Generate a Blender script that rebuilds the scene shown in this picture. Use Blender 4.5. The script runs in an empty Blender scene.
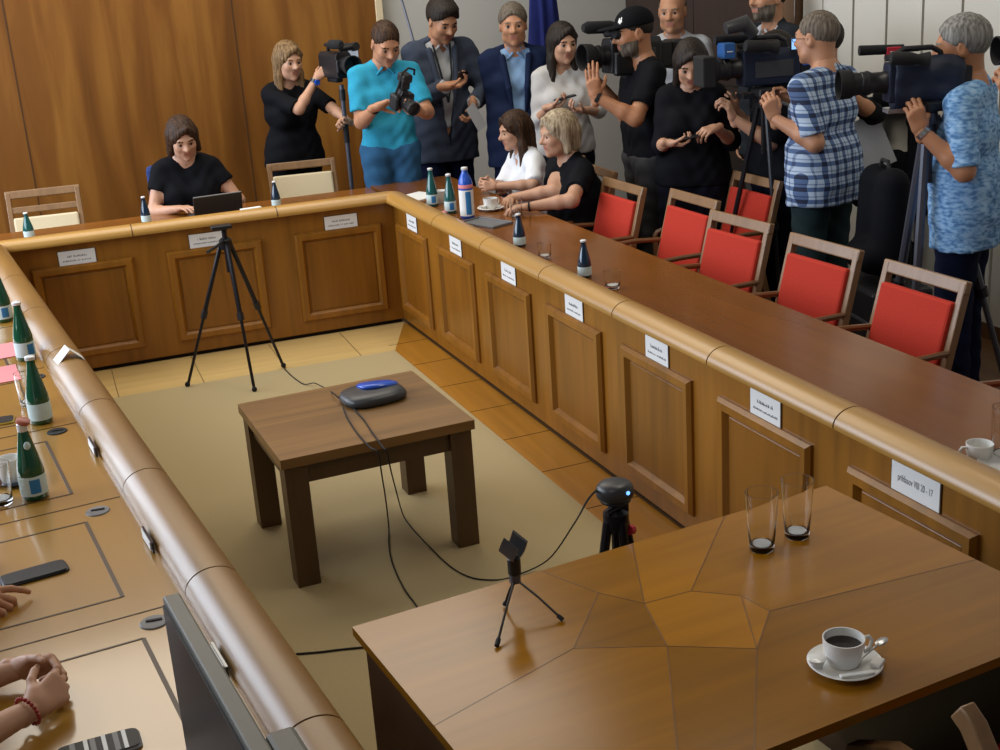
import bpy, math, random
import numpy as np
from mathutils import Vector, Matrix

R = math.radians
S = bpy.context.scene
COL = S.collection
random.seed(7)

# ------------------------------------------------------------------ camera, world, lights
yaw, pitch, roll = 0.334483, 0.323096, -0.067932
fw = Vector((math.sin(yaw)*math.cos(pitch), math.cos(yaw)*math.cos(pitch), -math.sin(pitch)))
rt = Vector((math.cos(yaw), -math.sin(yaw), 0)); up = rt.cross(fw)
rt, up = rt*math.cos(roll)+up*math.sin(roll), -rt*math.sin(roll)+up*math.cos(roll)
cam = bpy.data.objects.new('camera', bpy.data.cameras.new('camera'))
COL.objects.link(cam)
M = Matrix.Identity(4)
for i in range(3):
    M[i][0], M[i][1], M[i][2] = rt[i], up[i], -fw[i]
M.translation = (-1.9802, -7.4504, 2.1789)
cam.matrix_world = M
cam.data.sensor_width = 36; cam.data.lens = 45.918; cam.data.clip_start = 0.05
S.camera = cam
S.view_settings.view_transform = 'Standard'
S.view_settings.look = 'None'
S.view_settings.gamma = 1.0
S.view_settings.exposure = 0.0
try: S.view_settings.use_curve_mapping = False
except Exception: pass

w = bpy.data.worlds.new('world'); S.world = w; w.use_nodes = True
w.node_tree.nodes['Background'].inputs[0].default_value = (0.62, 0.66, 0.75, 1)
w.node_tree.nodes['Background'].inputs[1].default_value = 0.16

def area(name, loc, target, sx, sy, power, color):
    l = bpy.data.lights.new(name, 'AREA'); l.shape = 'RECTANGLE'; l.size = sx; l.size_y = sy
    l.energy = power; l.color = color
    o = bpy.data.objects.new(name, l); COL.objects.link(o); o.location = loc
    o.rotation_euler = (Vector(target)-Vector(loc)).to_track_quat('-Z', 'Y').to_euler()
    o['kind'] = 'helper'
    return o
area('window_daylight', (-4.3, -0.9, 2.3), (0.0, -1.8, 0.7), 6.0, 2.4, 310, (0.78, 0.87, 1.0))
area('ceiling_lamp', (-1.0, 0.2, 4.2), (-1.0, 0.2, 0), 3.6, 3.0, 140, (1.0, 0.92, 0.78))
area('ceiling_lamp', (0.9, -3.4, 4.2), (0.9, -3.4, 0), 0.5, 2.4, 40, (1.0, 0.92, 0.78))
area('ceiling_lamp', (-2.4, -6.6, 4.2), (-2.0, -5.6, 0), 2.0, 1.0, 24, (1.0, 0.92, 0.78))

# ------------------------------------------------------------------ materials
def newmat(name):
    m = bpy.data.materials.new(name); m.use_nodes = True
    return m, m.node_tree.nodes, m.node_tree.links, m.node_tree.nodes['Principled BSDF']
def plain(name, col, rough=0.5, metal=0.0, trans=0.0, var=0.06, scale=30, bump=0.0, coat=0.0, ior=1.45):
    m, N, L, b = newmat(name)
    b.inputs['Roughness'].default_value = rough; b.inputs['Metallic'].default_value = metal
    b.inputs['Transmission Weight'].default_value = trans; b.inputs['IOR'].default_value = ior
    b.inputs['Coat Weight'].default_value = coat
    if trans > 0.5:
        b.inputs['Base Color'].default_value = (*col, 1); return m
    tc = N.new('ShaderNodeTexCoord'); nz = N.new('ShaderNodeTexNoise'); nz.inputs['Scale'].default_value = scale
    nz.inputs['Detail'].default_value = 4
    L.new(tc.outputs['Object'], nz.inputs['Vector'])
    mx = N.new('ShaderNodeMix'); mx.data_type = 'RGBA'
    mx.inputs['A'].default_value = (*[c*(1-var) for c in col], 1); mx.inputs['B'].default_value = (*[min(1, c*(1+var)) for c in col], 1)
    L.new(nz.outputs['Fac'], mx.inputs['Factor']); L.new(mx.outputs['Result'], b.inputs['Base Color'])
    if bump:
        bp = N.new('ShaderNodeBump'); bp.inputs['Strength'].default_value = bump; bp.inputs['Distance'].default_value = 0.004
        L.new(nz.outputs['Fac'], bp.inputs['Height']); L.new(bp.outputs['Normal'], b.inputs['Normal'])
    return m
def wood(name, dark, mid, light, axis=2, scale=1.0, rough=0.3, coat=0.3, rot=0.0, streak=14.0, spec=0.5, crough=0.12):
    m, N, L, b = newmat(name)
    b.inputs['Roughness'].default_value = rough; b.inputs['Coat Weight'].default_value = coat
    b.inputs['Coat Roughness'].default_value = crough; b.inputs['Specular IOR Level'].default_value = spec
    tc = N.new('ShaderNodeTexCoord'); mp = N.new('ShaderNodeMapping')
    mp.inputs['Rotation'].default_value = (0, 0, rot)
    sc = [streak*scale]*3; sc[axis] = 0.9*scale; mp.inputs['Scale'].default_value = sc
    L.new(tc.outputs['Object'], mp.inputs['Vector'])
    n1 = N.new('ShaderNodeTexNoise'); n1.inputs['Scale'].default_value = 1.0; n1.inputs['Detail'].default_value = 6; n1.inputs['Distortion'].default_value = 0.6
    L.new(mp.outputs['Vector'], n1.inputs['Vector'])
    mp2 = N.new('ShaderNodeMapping'); sc2 = [1.7*scale]*3; sc2[axis] = 0.35*scale; mp2.inputs['Scale'].default_value = sc2
    mp2.inputs['Rotation'].default_value = (0, 0, rot)
    L.new(tc.outputs['Object'], mp2.inputs['Vector'])
    n2 = N.new('ShaderNodeTexNoise'); n2.inputs['Scale'].default_value = 1.6; n2.inputs['Detail'].default_value = 3
    L.new(mp2.outputs['Vector'], n2.inputs['Vector'])
    ad = N.new('ShaderNodeMath'); ad.operation = 'MULTIPLY_ADD'; ad.inputs[1].default_value = 0.55
    mu = N.new('ShaderNodeMath'); mu.operation = 'MULTIPLY'; mu.inputs[1].default_value = 0.45
    L.new(n2.outputs['Fac'], mu.inputs[0]); L.new(n1.outputs['Fac'], ad.inputs[0]); L.new(mu.outputs[0], ad.inputs[2])
    cr = N.new('ShaderNodeValToRGB'); e = cr.color_ramp.elements
    e[0].position = 0.34; e[0].color = (*dark, 1); e[1].position = 0.68; e[1].color = (*light, 1)
    k = e.new(0.5); k.color = (*mid, 1)
    L.new(ad.outputs[0], cr.inputs['Fac']); L.new(cr.outputs['Color'], b.inputs['Base Color'])
    return m
def tri(c, d=0.72, l=1.28):
    return [x*d for x in c], c, [x*l for x in c]
def mwood(name, c, d=0.72, l=1.28, **k):
    return wood(name, *tri(c, d, l), **k)

DESK = (0.255, 0.100, 0.009)
MT = {}
MT['wall_wood'] = wood('wall_panel_veneer', (0.105, 0.036, 0.004), (0.175, 0.064, 0.008), (0.29, 0.125, 0.020), axis=2, scale=0.8, rough=0.38, coat=0.15, streak=9)
MT['desk'] = mwood('desk_veneer', DESK, axis=2, scale=1.2, rough=0.35, coat=0.2)
MT['panel'] = mwood('desk_panel_veneer', (0.22, 0.083, 0.007), axis=2, scale=1.2, rough=0.35, coat=0.2)
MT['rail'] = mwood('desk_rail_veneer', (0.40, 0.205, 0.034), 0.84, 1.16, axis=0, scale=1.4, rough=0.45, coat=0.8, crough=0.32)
MT['rail_left'] = mwood('desk_rail_veneer_shaded', (0.25, 0.120, 0.014), 0.8, 1.2, axis=0, scale=1.4, rough=0.45, coat=0.6, crough=0.34)  # same rail veneer, with the left rail's shade put into its colour
MT['top'] = mwood('desk_top_veneer', (0.20, 0.068, 0.010), 0.85, 1.15, axis=0, scale=0.8, rough=0.25, coat=0.15, spec=0.35)
MT['topl'] = mwood('desk_top_pale_veneer', (0.34, 0.170, 0.022), 0.9, 1.1, axis=0, scale=0.8, rough=0.3, coat=0.9)
MT['inlay'] = plain('inlay_dark', (0.06, 0.03, 0.012), 0.4)
MT['dark'] = plain('dark_kick', (0.012, 0.008, 0.006), 0.7)
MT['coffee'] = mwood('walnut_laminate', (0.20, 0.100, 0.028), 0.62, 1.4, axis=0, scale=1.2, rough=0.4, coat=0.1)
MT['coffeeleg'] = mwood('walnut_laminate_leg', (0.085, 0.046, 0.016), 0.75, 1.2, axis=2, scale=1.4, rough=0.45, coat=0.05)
MT['chairwood'] = mwood('chair_beech', (0.23, 0.125, 0.055), 0.8, 1.2, axis=2, scale=2, rough=0.4, coat=0.2)
MT['chairdark'] = mwood('chair_arm_wood', (0.15, 0.065, 0.022), 0.8, 1.2, axis=1, scale=2, rough=0.35, coat=0.2)
MT['red'] = plain('red_upholstery', (0.46, 0.028, 0.012), 0.9, scale=120, bump=0.25, var=0.1)
MT['cream'] = plain('cream_upholstery', (0.66, 0.55, 0.36), 0.8, scale=120, bump=0.2)
MT['navyf'] = plain('navy_upholstery', (0.012, 0.035, 0.16), 0.8)
MT['carpet'] = plain('beige_carpet', (0.40, 0.315, 0.165), 0.95, scale=260, bump=0.6, var=0.14)
MT['border_pale'] = mwood('parquet_pale', (0.60, 0.42, 0.165), 0.88, 1.12, axis=0, scale=1.3, rough=0.4, coat=0.2)
MT['border_amber'] = mwood('parquet_amber', (0.40, 0.175, 0.018), 0.82, 1.15, axis=1, scale=1.3, rough=0.36, coat=0.2)
MT['parquet'] = mwood('parquet_floor', (0.13, 0.06, 0.02), axis=1, scale=1.0, rough=0.5)
MT['ceiling'] = plain('ceiling_paint', (0.22, 0.20, 0.17), 0.9, scale=3, var=0.03)
MT['white_wall'] = plain('white_paint', (0.50, 0.49, 0.455), 0.8, scale=3, var=0.03)
MT['slat'] = plain('wall_panel_grey', (0.60, 0.58, 0.52), 0.6, scale=2, var=0.03)
MT['door'] = mwood('door_dark_wood', (0.026, 0.009, 0.005), axis=2, scale=1, rough=0.5)
MT['frame'] = mwood('door_frame_wood', (0.12, 0.06, 0.025), axis=2, rough=0.4)
MT['black'] = plain('black_plastic', (0.012, 0.012, 0.014), 0.42)
MT['blackm'] = plain('black_metal', (0.014, 0.014, 0.017), 0.3, metal=0.3)
MT['rubber'] = plain('black_rubber', (0.010, 0.010, 0.011), 0.8)
MT['fuzz'] = plain('black_foam', (0.010, 0.010, 0.012), 0.95, scale=200, bump=1.0)
MT['navycover'] = plain('navy_rain_cover', (0.008, 0.014, 0.035), 0.6, scale=30, bump=0.4)
MT['greyp'] = plain('grey_plastic', (0.16, 0.16, 0.165), 0.4)
MT['dgrey'] = plain('dark_grey_plastic', (0.042, 0.043, 0.046), 0.38)
MT['monitor'] = plain('monitor_frame_grey', (0.15, 0.145, 0.125), 0.4)
MT['screenoff'] = plain('screen_off', (0.012, 0.013, 0.016), 0.4)
MT['screenoff'].node_tree.nodes['Principled BSDF'].inputs['Specular IOR Level'].default_value = 0.25
MT['steel'] = plain('brushed_steel', (0.45, 0.45, 0.46), 0.3, metal=0.9)
MT['gun'] = plain('gunmetal_tube', (0.10, 0.105, 0.13), 0.35, metal=0.5)
MT['blue'] = plain('blue_plastic', (0.012, 0.085, 0.52), 0.3, coat=0.4)
MT['bluebox'] = plain('blue_label', (0.025, 0.10, 0.30), 0.4)
MT['redl'] = plain('red_label', (0.50, 0.02, 0.04), 0.5)
MT['white'] = plain('white_paper', (0.80, 0.80, 0.78), 0.7, var=0.02)
MT['pink'] = plain('pink_paper', (0.72, 0.24, 0.25), 0.7, var=0.03)
MT['ink'] = plain('printed_ink', (0.12, 0.12, 0.13), 0.7)
MT['china'] = plain('white_china', (0.78, 0.77, 0.74), 0.16, var=0.02)
MT['coffeeliq'] = plain('black_coffee', (0.012, 0.006, 0.003), 0.08)
MT['glass'] = plain('clear_glass', (0.97, 0.98, 0.98), 0.02, trans=1.0, ior=1.45)
MT['base_glint'] = plain('painted_base_glint', (0.72, 0.72, 0.70), 0.2)  # opaque white painted in for the bright glint at the glass bottoms
MT['green'] = plain('green_bottle_glass', (0.006, 0.075, 0.030), 0.07, coat=0.6, var=0.25, scale=12)
MT['teal'] = plain('teal_bottle_glass', (0.010, 0.10, 0.095), 0.07, coat=0.6, var=0.25, scale=12)
MT['navyb'] = plain('navy_bottle_glass', (0.005, 0.022, 0.05), 0.07, coat=0.6, var=0.25, scale=12)
MT['label'] = plain('pale_bottle_label', (0.55, 0.68, 0.68), 0.5, var=0.1, scale=40)
MT['labelb'] = plain('label_blue_mark', (0.03, 0.20, 0.48), 0.5)
MT['cap'] = plain('silver_cap', (0.72, 0.74, 0.76), 0.35, metal=0.2)
MT['capred'] = plain('red_cap', (0.42, 0.12, 0.08), 0.4)
MT['gold'] = plain('gold_phone_rim', (0.55, 0.36, 0.06), 0.35, metal=0.3)
MT['flag'] = plain('flag_blue', (0.006, 0.014, 0.13), 0.8, var=0.3, scale=14)
MT['ledblue'] = plain('led_blue', (0.1, 0.3, 0.9), 0.3)
n_ = MT['ledblue'].node_tree.nodes['Principled BSDF']
n_.inputs['Emission Color'].default_value = (0.15, 0.4, 1, 1); n_.inputs['Emission Strength'].default_value = 2.0
MT['lcd'] = plain('lcd_lit', (0.5, 0.55, 0.6), 0.3)
n_ = MT['lcd'].node_tree.nodes['Principled BSDF']
n_.inputs['Emission Color'].default_value = (0.55, 0.62, 0.72, 1); n_.inputs['Emission Strength'].default_value = 0.45
MT['bluelcd'] = plain('screen_lit_blue', (0.2, 0.4, 0.8), 0.3)
n_ = MT['bluelcd'].node_tree.nodes['Principled BSDF']
n_.inputs['Emission Color'].default_value = (0.25, 0.5, 1, 1); n_.inputs['Emission Strength'].default_value = 1.2
# people
def skin(name, c):
    m = plain(name, c, 0.48, var=0.07, scale=35)
    b = m.node_tree.nodes['Principled BSDF']
    b.inputs['Subsurface Weight'].default_value = 0.12
    b.inputs['Subsurface Radius'].default_value = (0.012, 0.005, 0.003)
    return m
MT['skin_f'] = skin('skin_fair', (0.50, 0.275, 0.175))
MT['skin_m'] = skin('skin_warm', (0.46, 0.225, 0.125))
MT['skin_t'] = skin('skin_tan', (0.42, 0.19, 0.095))
MT['lip'] = plain('lips', (0.38, 0.15, 0.11), 0.45)
MT['eyew'] = plain('eye_white', (0.26, 0.22, 0.19), 0.25)
MT['iris'] = plain('eye_dark', (0.02, 0.013, 0.01), 0.2)
def hairmat(name, c, l):
    m, N, L, b = newmat(name)
    tc = N.new('ShaderNodeTexCoord'); mp = N.new('ShaderNodeMapping'); mp.inputs['Scale'].default_value = (85, 85, 5)
    n1 = N.new('ShaderNodeTexNoise'); n1.inputs['Scale'].default_value = 1; n1.inputs['Detail'].default_value = 4
    L.new(tc.outputs['Object'], mp.inputs['Vector']); L.new(mp.outputs['Vector'], n1.inputs['Vector'])
    cr = N.new('ShaderNodeValToRGB'); e = cr.color_ramp.elements
    e[0].position = 0.35; e[0].color = (*c, 1); e[1].position = 0.7; e[1].color = (*l, 1)
    L.new(n1.outputs['Fac'], cr.inputs['Fac']); L.new(cr.outputs['Color'], b.inputs['Base Color'])
    bp = N.new('ShaderNodeBump'); bp.inputs['Strength'].default_value = 0.35; bp.inputs['Distance'].default_value = 0.003
    L.new(n1.outputs['Fac'], bp.inputs['Height']); L.new(bp.outputs['Normal'], b.inputs['Normal'])
    b.inputs['Roughness'].default_value = 0.6; b.inputs['Specular IOR Level'].default_value = 0.25
    return m
MT['h_brown'] = hairmat('hair_brown', (0.016, 0.008, 0.004), (0.075, 0.034, 0.015))
MT['h_dark'] = hairmat('hair_dark', (0.010, 0.007, 0.005), (0.032, 0.022, 0.016))
MT['h_blond'] = hairmat('hair_dark_blond', (0.085, 0.048, 0.020), (0.30, 0.185, 0.085))
MT['h_ash'] = hairmat('hair_ash_blond', (0.22, 0.165, 0.10), (0.52, 0.42, 0.29))
MT['h_grey'] = hairmat('hair_grey', (0.10, 0.095, 0.085), (0.30, 0.29, 0.27))
MT['h_greyb'] = hairmat('hair_grey_brown', (0.07, 0.055, 0.04), (0.19, 0.155, 0.12))
def cloth(name, c, rough=0.85, var=0.12, scale=60):
    m = plain(name, c, rough, var=var, scale=scale, bump=0.15)
    m.node_tree.nodes['Principled BSDF'].inputs['Specular IOR Level'].default_value = 0.15
    return m
MT['c_black'] = cloth('black_cloth', (0.0045, 0.005, 0.007))
MT['c_blacknavy'] = cloth('navy_black_cloth', (0.004, 0.005, 0.012))
MT['c_cyan'] = cloth('cyan_polo_cloth', (0.032, 0.31, 0.48))
MT['c_jeans'] = cloth('blue_denim', (0.030, 0.105, 0.215), var=0.3, scale=14)
MT['c_grey_suit'] = cloth('slate_suit_cloth', (0.046, 0.058, 0.088))
MT['c_navy_suit'] = cloth('navy_suit_cloth', (0.010, 0.018, 0.052))
MT['c_white'] = cloth('white_cloth', (0.72, 0.74, 0.78), var=0.05)
MT['c_offwhite'] = cloth('offwhite_cloth', (0.50, 0.49, 0.48), var=0.06)
MT['c_sky'] = cloth('light_blue_cloth', (0.22, 0.36, 0.58), var=0.08)
MT['c_ltgrey'] = cloth('light_grey_cloth', (0.42, 0.44, 0.47))
MT['c_trouser'] = cloth('dark_grey_trouser', (0.045, 0.045, 0.045))
MT['c_teal'] = cloth('dark_teal_trouser', (0.020, 0.038, 0.042))
MT['c_navytr'] = cloth('dark_navy_trouser', (0.006, 0.010, 0.032))
MT['c_vest'] = cloth('dark_vest', (0.018, 0.022, 0.028))
MT['shoe'] = plain('black_leather', (0.01, 0.009, 0.008), 0.35)
def print_shirt():
    m, N, L, b = newmat('blue_patterned_cotton')
    tc = N.new('ShaderNodeTexCoord'); mp = N.new('ShaderNodeMapping'); mp.inputs['Scale'].default_value = (30, 30, 75)
    n = N.new('ShaderNodeTexNoise'); n.inputs['Scale'].default_value = 1.0; n.inputs['Detail'].default_value = 5
    L.new(tc.outputs['Object'], mp.inputs['Vector']); L.new(mp.outputs['Vector'], n.inputs['Vector'])
    cr = N.new('ShaderNodeValToRGB'); e = cr.color_ramp.elements
    e[0].position = 0.38; e[0].color = (0.075, 0.19, 0.40, 1); e[1].position = 0.62; e[1].color = (0.32, 0.52, 0.76, 1)
    k = e.new(0.48); k.color = (0.16, 0.34, 0.61, 1)
    L.new(n.outputs['Fac'], cr.inputs['Fac']); L.new(cr.outputs['Color'], b.inputs['Base Color']); b.inputs['Roughness'].default_value = 0.85
    return m
MT['c_print'] = print_shirt()
def plaid():
    m, N, L, b = newmat('checked_cotton')
    tc = N.new('ShaderNodeTexCoord'); sp = N.new('ShaderNodeSeparateXYZ'); L.new(tc.outputs['Object'], sp.inputs[0])
    def mth(op, a, v=None, v2=None):
        n = N.new('ShaderNodeMath'); n.operation = op
        if hasattr(a, 'links'): L.new(a, n.inputs[0])
        else: n.inputs[0].default_value = a
        if v is not None:
            if hasattr(v, 'links'): L.new(v, n.inputs[1])
            else: n.inputs[1].default_value = v
        return n.outputs[0]
    def band(src, period, width, off):
        f = mth('FRACT', mth('ADD', mth('MULTIPLY', src, 1/period), off))
        return mth('LESS_THAN', f, width)
    hx = mth('ADD', sp.outputs['X'], mth('MULTIPLY', sp.outputs['Y'], 0.2))
    z = sp.outputs['Z']
    per = 0.062
    wide = mth('ADD', band(hx, per, 0.36, 0.1), band(z, per, 0.36, 0.3))
    thin = mth('ADD', band(hx, per, 0.10, 0.55), band(z, per, 0.10, 0.75))
    amt = mth('MINIMUM', mth('ADD', mth('MULTIPLY', wide, 0.42), mth('MULTIPLY', thin, 0.25)), 1.0)
    cr = N.new('ShaderNodeValToRGB'); e = cr.color_ramp.elements
    e[0].position = 0.0; e[0].color = (0.40, 0.50, 0.64, 1); e[1].position = 0.80; e[1].color = (0.012, 0.020, 0.055, 1)
    k = e.new(0.42); k.color = (0.075, 0.13, 0.27, 1)
    L.new(amt, cr.inputs['Fac']); L.new(cr.outputs['Color'], b.inputs['Base Color']); b.inputs['Roughness'].default_value = 0.85
    return m
MT['c_plaid'] = plaid()

# ------------------------------------------------------------------ mesh helpers
class MB:
    def __init__(s): s.v = []; s.f = []; s.m = []
    def add(s, v, f, mi=0):
        o = len(s.v); s.v += [tuple(map(float, p)) for p in v]; s.f += [[i+o for i in q] for q in f]; s.m += [mi]*len(f)
        return s
    def box(s, x0, x1, y0, y1, z0, z1, mi=0, T=None):
        v = [(x, y, z) for z in (z0, z1) for y in (y0, y1) for x in (x0, x1)]
        if T is not None: v = [T @ Vector(p) for p in v]
        return s.add(v, [(0, 2, 3, 1), (4, 5, 7, 6), (0, 1, 5, 4), (2, 6, 7, 3), (0, 4, 6, 2), (1, 3, 7, 5)], mi)
    def obox(s, a, b, wx, wz, upv=(0, 0, 1), mi=0):      # bar from a to b with a rectangular section
        a, b = Vector(a), Vector(b); d = (b-a).normalized(); u = Vector(upv)
        x = d.cross(u).normalized(); z = x.cross(d)
        v = [p + x*sx*wx/2 + z*sz*wz/2 for p in (a, b) for sx, sz in ((-1, -1), (1, -1), (1, 1), (-1, 1))]
        return s.add(v, [(3, 2, 1, 0), (4, 5, 6, 7), (0, 1, 5, 4), (1, 2, 6, 5), (2, 3, 7, 6), (3, 0, 4, 7)], mi)
    def tube(s, pts, r, n=8, mi=0, rr=None):
        pts = [Vector(p) for p in pts]; k = len(pts); v = []; f = []
        prev = None
        for i, p in enumerate(pts):
            d = (pts[min(i+1, k-1)]-pts[max(i-1, 0)]).normalized()
            if prev is None:
                x = d.cross(Vector((0.3, 0.2, 1))).normalized()
                if x.length < 0.1: x = d.cross(Vector((1, 0, 0))).normalized()
            else: x = (prev - d*prev.dot(d)).normalized()
            prev = x; y = d.cross(x); ri = (rr[i] if rr else r)
            v += [p + (x*math.cos(2*math.pi*j/n)+y*math.sin(2*math.pi*j/n))*ri for j in range(n)]
        for i in range(k-1):
            for j in range(n):
                f.append((i*n+j, i*n+(j+1) % n, (i+1)*n+(j+1) % n, (i+1)*n+j))
        f.append(tuple(range(n))[::-1]); f.append(tuple((k-1)*n+j for j in range(n)))
        return s.add(v, f, mi)
    def lathe(s, prof, n=24, mi=0, T=None, closed=True):
        v = []; f = []
        for (r, z) in prof:
            for j in range(n):
                a = 2*math.pi*j/n; p = Vector((r*math.cos(a), r*math.sin(a), z))
                v.append(T @ p if T is not None else p)
        for i in range(len(prof)-1):
            for j in range(n):
                f.append((i*n+j, i*n+(j+1) % n, (i+1)*n+(j+1) % n, (i+1)*n+j))
        if closed:
            f.append(tuple(range(n))[::-1]); f.append(tuple((len(prof)-1)*n+j for j in range(n)))
        return s.add(v, f, mi)
    def prism(s, poly, d, mi=0, T=None):                 # polygon in xz-plane extruded along y from 0 to d
        n = len(poly); v = [(x, 0, z) for x, z in poly]+[(x, d, z) for x, z in poly]
        if T is not None: v = [T @ Vector(p) for p in v]
        f = [tuple(range(n)), tuple(range(2*n-1, n-1, -1))]+[(i, n+i, n+(i+1) % n, (i+1) % n) for i in range(n)]
        return s.add(v, f, mi)
    def ball(s, c, r, n=16, mi=0, T=None):
        if not hasattr(r, '__len__'): r = (r, r, r)
        prof = []; v = []; f = []; m = n//2
        for i in range(m+1):
            t = math.pi*i/m
            for j in range(n):
                a = 2*math.pi*j/n
                p = Vector((c[0]+r[0]*max(1e-4, math.sin(t))*math.cos(a), c[1]+r[1]*max(1e-4, math.sin(t))*math.sin(a), c[2]-r[2]*math.cos(t)))
                v.append(T @ p if T is not None else p)
        for i in range(m):
            for j in range(n): f.append((i*n+j, i*n+(j+1) % n, (i+1)*n+(j+1) % n, (i+1)*n+j))
        return s.add(v, f, mi)
    def build(s, name, mats, parent=None, smooth=35, bevel=0.0, loc=None, rz=None):
        me = bpy.data.meshes.new(name); me.from_pydata(s.v, [], s.f); me.update()
        for m in (mats if isinstance(mats, (list, tuple)) else [mats]): me.materials.append(MT[m] if isinstance(m, str) else m)
        me.polygons.foreach_set('material_index', s.m)
        if smooth:
            me.polygons.foreach_set('use_smooth', [True]*len(me.polygons)); me.set_sharp_from_angle(angle=R(smooth))
        o = bpy.data.objects.new(name, me); COL.objects.link(o)
        if parent: o.parent = parent
        if loc is not None: o.location = loc
        if rz is not None: o.rotation_euler.z = rz
        if bevel:
            b = o.modifiers.new('bevel', 'BEVEL'); b.width = bevel; b.segments = 2; b.limit_method = 'ANGLE'
        return o
def tag(o, label, cat, group=None, kind=None):
    if label: o['label'] = label
    if cat: o['category'] = cat
    if group: o['group'] = group
    if kind: o['kind'] = kind
    return o
def thing(name, label, cat, loc=(0, 0, 0), rz=0.0, group=None):
    o = bpy.data.objects.new(name, None); COL.objects.link(o); o.empty_display_size = 0.1
    o.location = loc; o.rotation_euler.z = rz
    return tag(o, label, cat, group)
def struct(o): o['kind'] = 'structure'; return o
def dup(o, loc, rz, label, group=None):
    def cp(a, par):
        c = a.copy(); COL.objects.link(c)
        if par: c.parent = par
        for ch in a.children: cp(ch, c)
        return c
    c = cp(o, None); c.location = loc; c.rotation_euler.z = rz; c['label'] = label
    if group: c['group'] = group
    return c

# ------------------------------------------------------------------ the room
WY, WX = 2.3, 2.7
o = struct(MB().box(-6.5, 4.5, -10.5, 4.0, -0.05, -0.004).build('floor', 'parquet', smooth=0))
o = struct(MB().box(-6.5, 0.60, WY-0.04, WY+0.06, -0.004, 4.6).build('wall_back', 'wall_wood', smooth=0))
mb = MB()
for x in (-4.66, -3.38, -2.02, -0.47): mb.box(x-0.004, x+0.004, WY-0.0425, WY-0.039, 0.05, 4.6)
struct(mb.build('trim_1', 'inlay', smooth=0))
struct(MB().box(0.60, 0.655, WY-0.055, WY+0.06, -0.004, 4.6).build('trim_2', 'cream', smooth=0, bevel=0.004))
struct(MB().box(0.655, WX+0.1, WY+0.02, WY+0.08, -0.004, 4.6).build('wall_far', 'white_wall', smooth=0))
struct(MB().box(-6.5, 4.5, -10.5, 4.0, 4.62, 4.7).build('ceiling', 'ceiling', smooth=0))
struct(MB().box(-6.5, WX, WY-0.06, WY-0.04, -0.004, 0.09).build('baseboard_back', 'frame', smooth=0))
# right wall: dark double door, frame, then grey panels with shadow gaps
struct(MB().box(WX+0.028, WX+0.1, -9.0, WY+0.08, -0.004, 4.6).build('wall_right', 'dark', smooth=0))  # near-black backing paints the shade into the gaps between the panels
mb = MB()
y = -0.51
while y > -8.8:
    mb.box(WX-0.012, WX+0.012, y-0.299, y, 0.08, 4.6); y -= 0.32
mb.box(WX-0.012, WX+0.012, -0.50, -0.29, 0.08, 4.6)
struct(mb.build('trim_3', 'slat', smooth=0))
struct(MB().box(WX-0.02, WX+0.012, -9.0, -0.29, -0.004, 0.08).build('baseboard_right', 'frame', smooth=0))
mb = MB()
mb.box(WX-0.03, WX+0.015, -0.02, 1.11, 0.0, 2.75).box(WX-0.03, WX+0.015, 1.12, 2.24, 0.0, 2.75)
for y0 in (-0.02, 1.12):
    for z0, z1 in ((0.2, 0.95), (1.15, 2.55)):
        mb.box(WX-0.042, WX-0.028, y0+0.14, y0+0.98, z0, z1)
d1 = struct(mb.build('door_1', 'door', smooth=0, bevel=0.006))
hd = MB(); hd.tube([(WX-0.03, 1.05, 1.05), (WX-0.085, 1.05, 1.05), (WX-0.085, 0.94, 1.05)], 0.011)
hd.build('door_handle', 'steel', d1)
mb = MB(); mb.box(WX-0.06, WX+0.012, -0.27, -0.03, -0.004, 2.85).box(WX-0.06, WX+0.012, -0.03, 2.26, 2.76, 2.85)
struct(mb.build('trim_4', 'frame', smooth=0, bevel=0.01))
struct(MB().box(WX-0.02, WX+0.012, -0.29, 2.3, 2.85, 4.6).build('wall_door_side', 'white_wall', smooth=0))

# carpet and parquet border
RD = (0.03353, -0.99944)
def quad(name, pts, z, mat, h=0.004):
    mb = MB(); n = len(pts)
    v = [(x, y, z-h) for x, y in pts]+[(x, y, z) for x, y in pts]
    mb.add(v, [tuple(range(n-1, -1, -1)), tuple(range(n, 2*n))]+[(i, (i+1) % n, n+(i+1) % n, n+i) for i in range(n)])
    return mb.build(name, mat, smooth=0)
cx, cy = -0.2226, -0.5697
end = (cx+RD[0]*5.0, cy+RD[1]*5.0)
tag(quad('carpet', [(cx, cy), (-2.10, cy), (-1.58, cy-5.0), end], 0.004, 'carpet', 0.008), 'beige carpet filling the floor between the wooden desks', 'carpet')
struct(quad('trim_5', [(0, 0), (-2.26, 0), (-2.10, cy), (cx, cy)], 0.0, 'border_pale'))
struct(quad('trim_6', [(0, 0), (cx, cy), end, (RD[0]*5.57, RD[1]*5.57)], 0.0, 'border_amber'))
mb = MB()
for x in (-1.78, -1.32, -0.86, -0.42): mb.box(x-0.0015, x+0.0015, cy, -0.02, 0.0, 0.0012)
for k in range(1, 12):
    p = Vector((RD[0]*k*0.44, RD[1]*k*0.44, 0)); q = p+Vector((-0.24, -0.01, 0)); mb.obox(p, q, 0.003, 0.0024)
struct(mb.build('trim_7', 'inlay', smooth=0))

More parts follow.
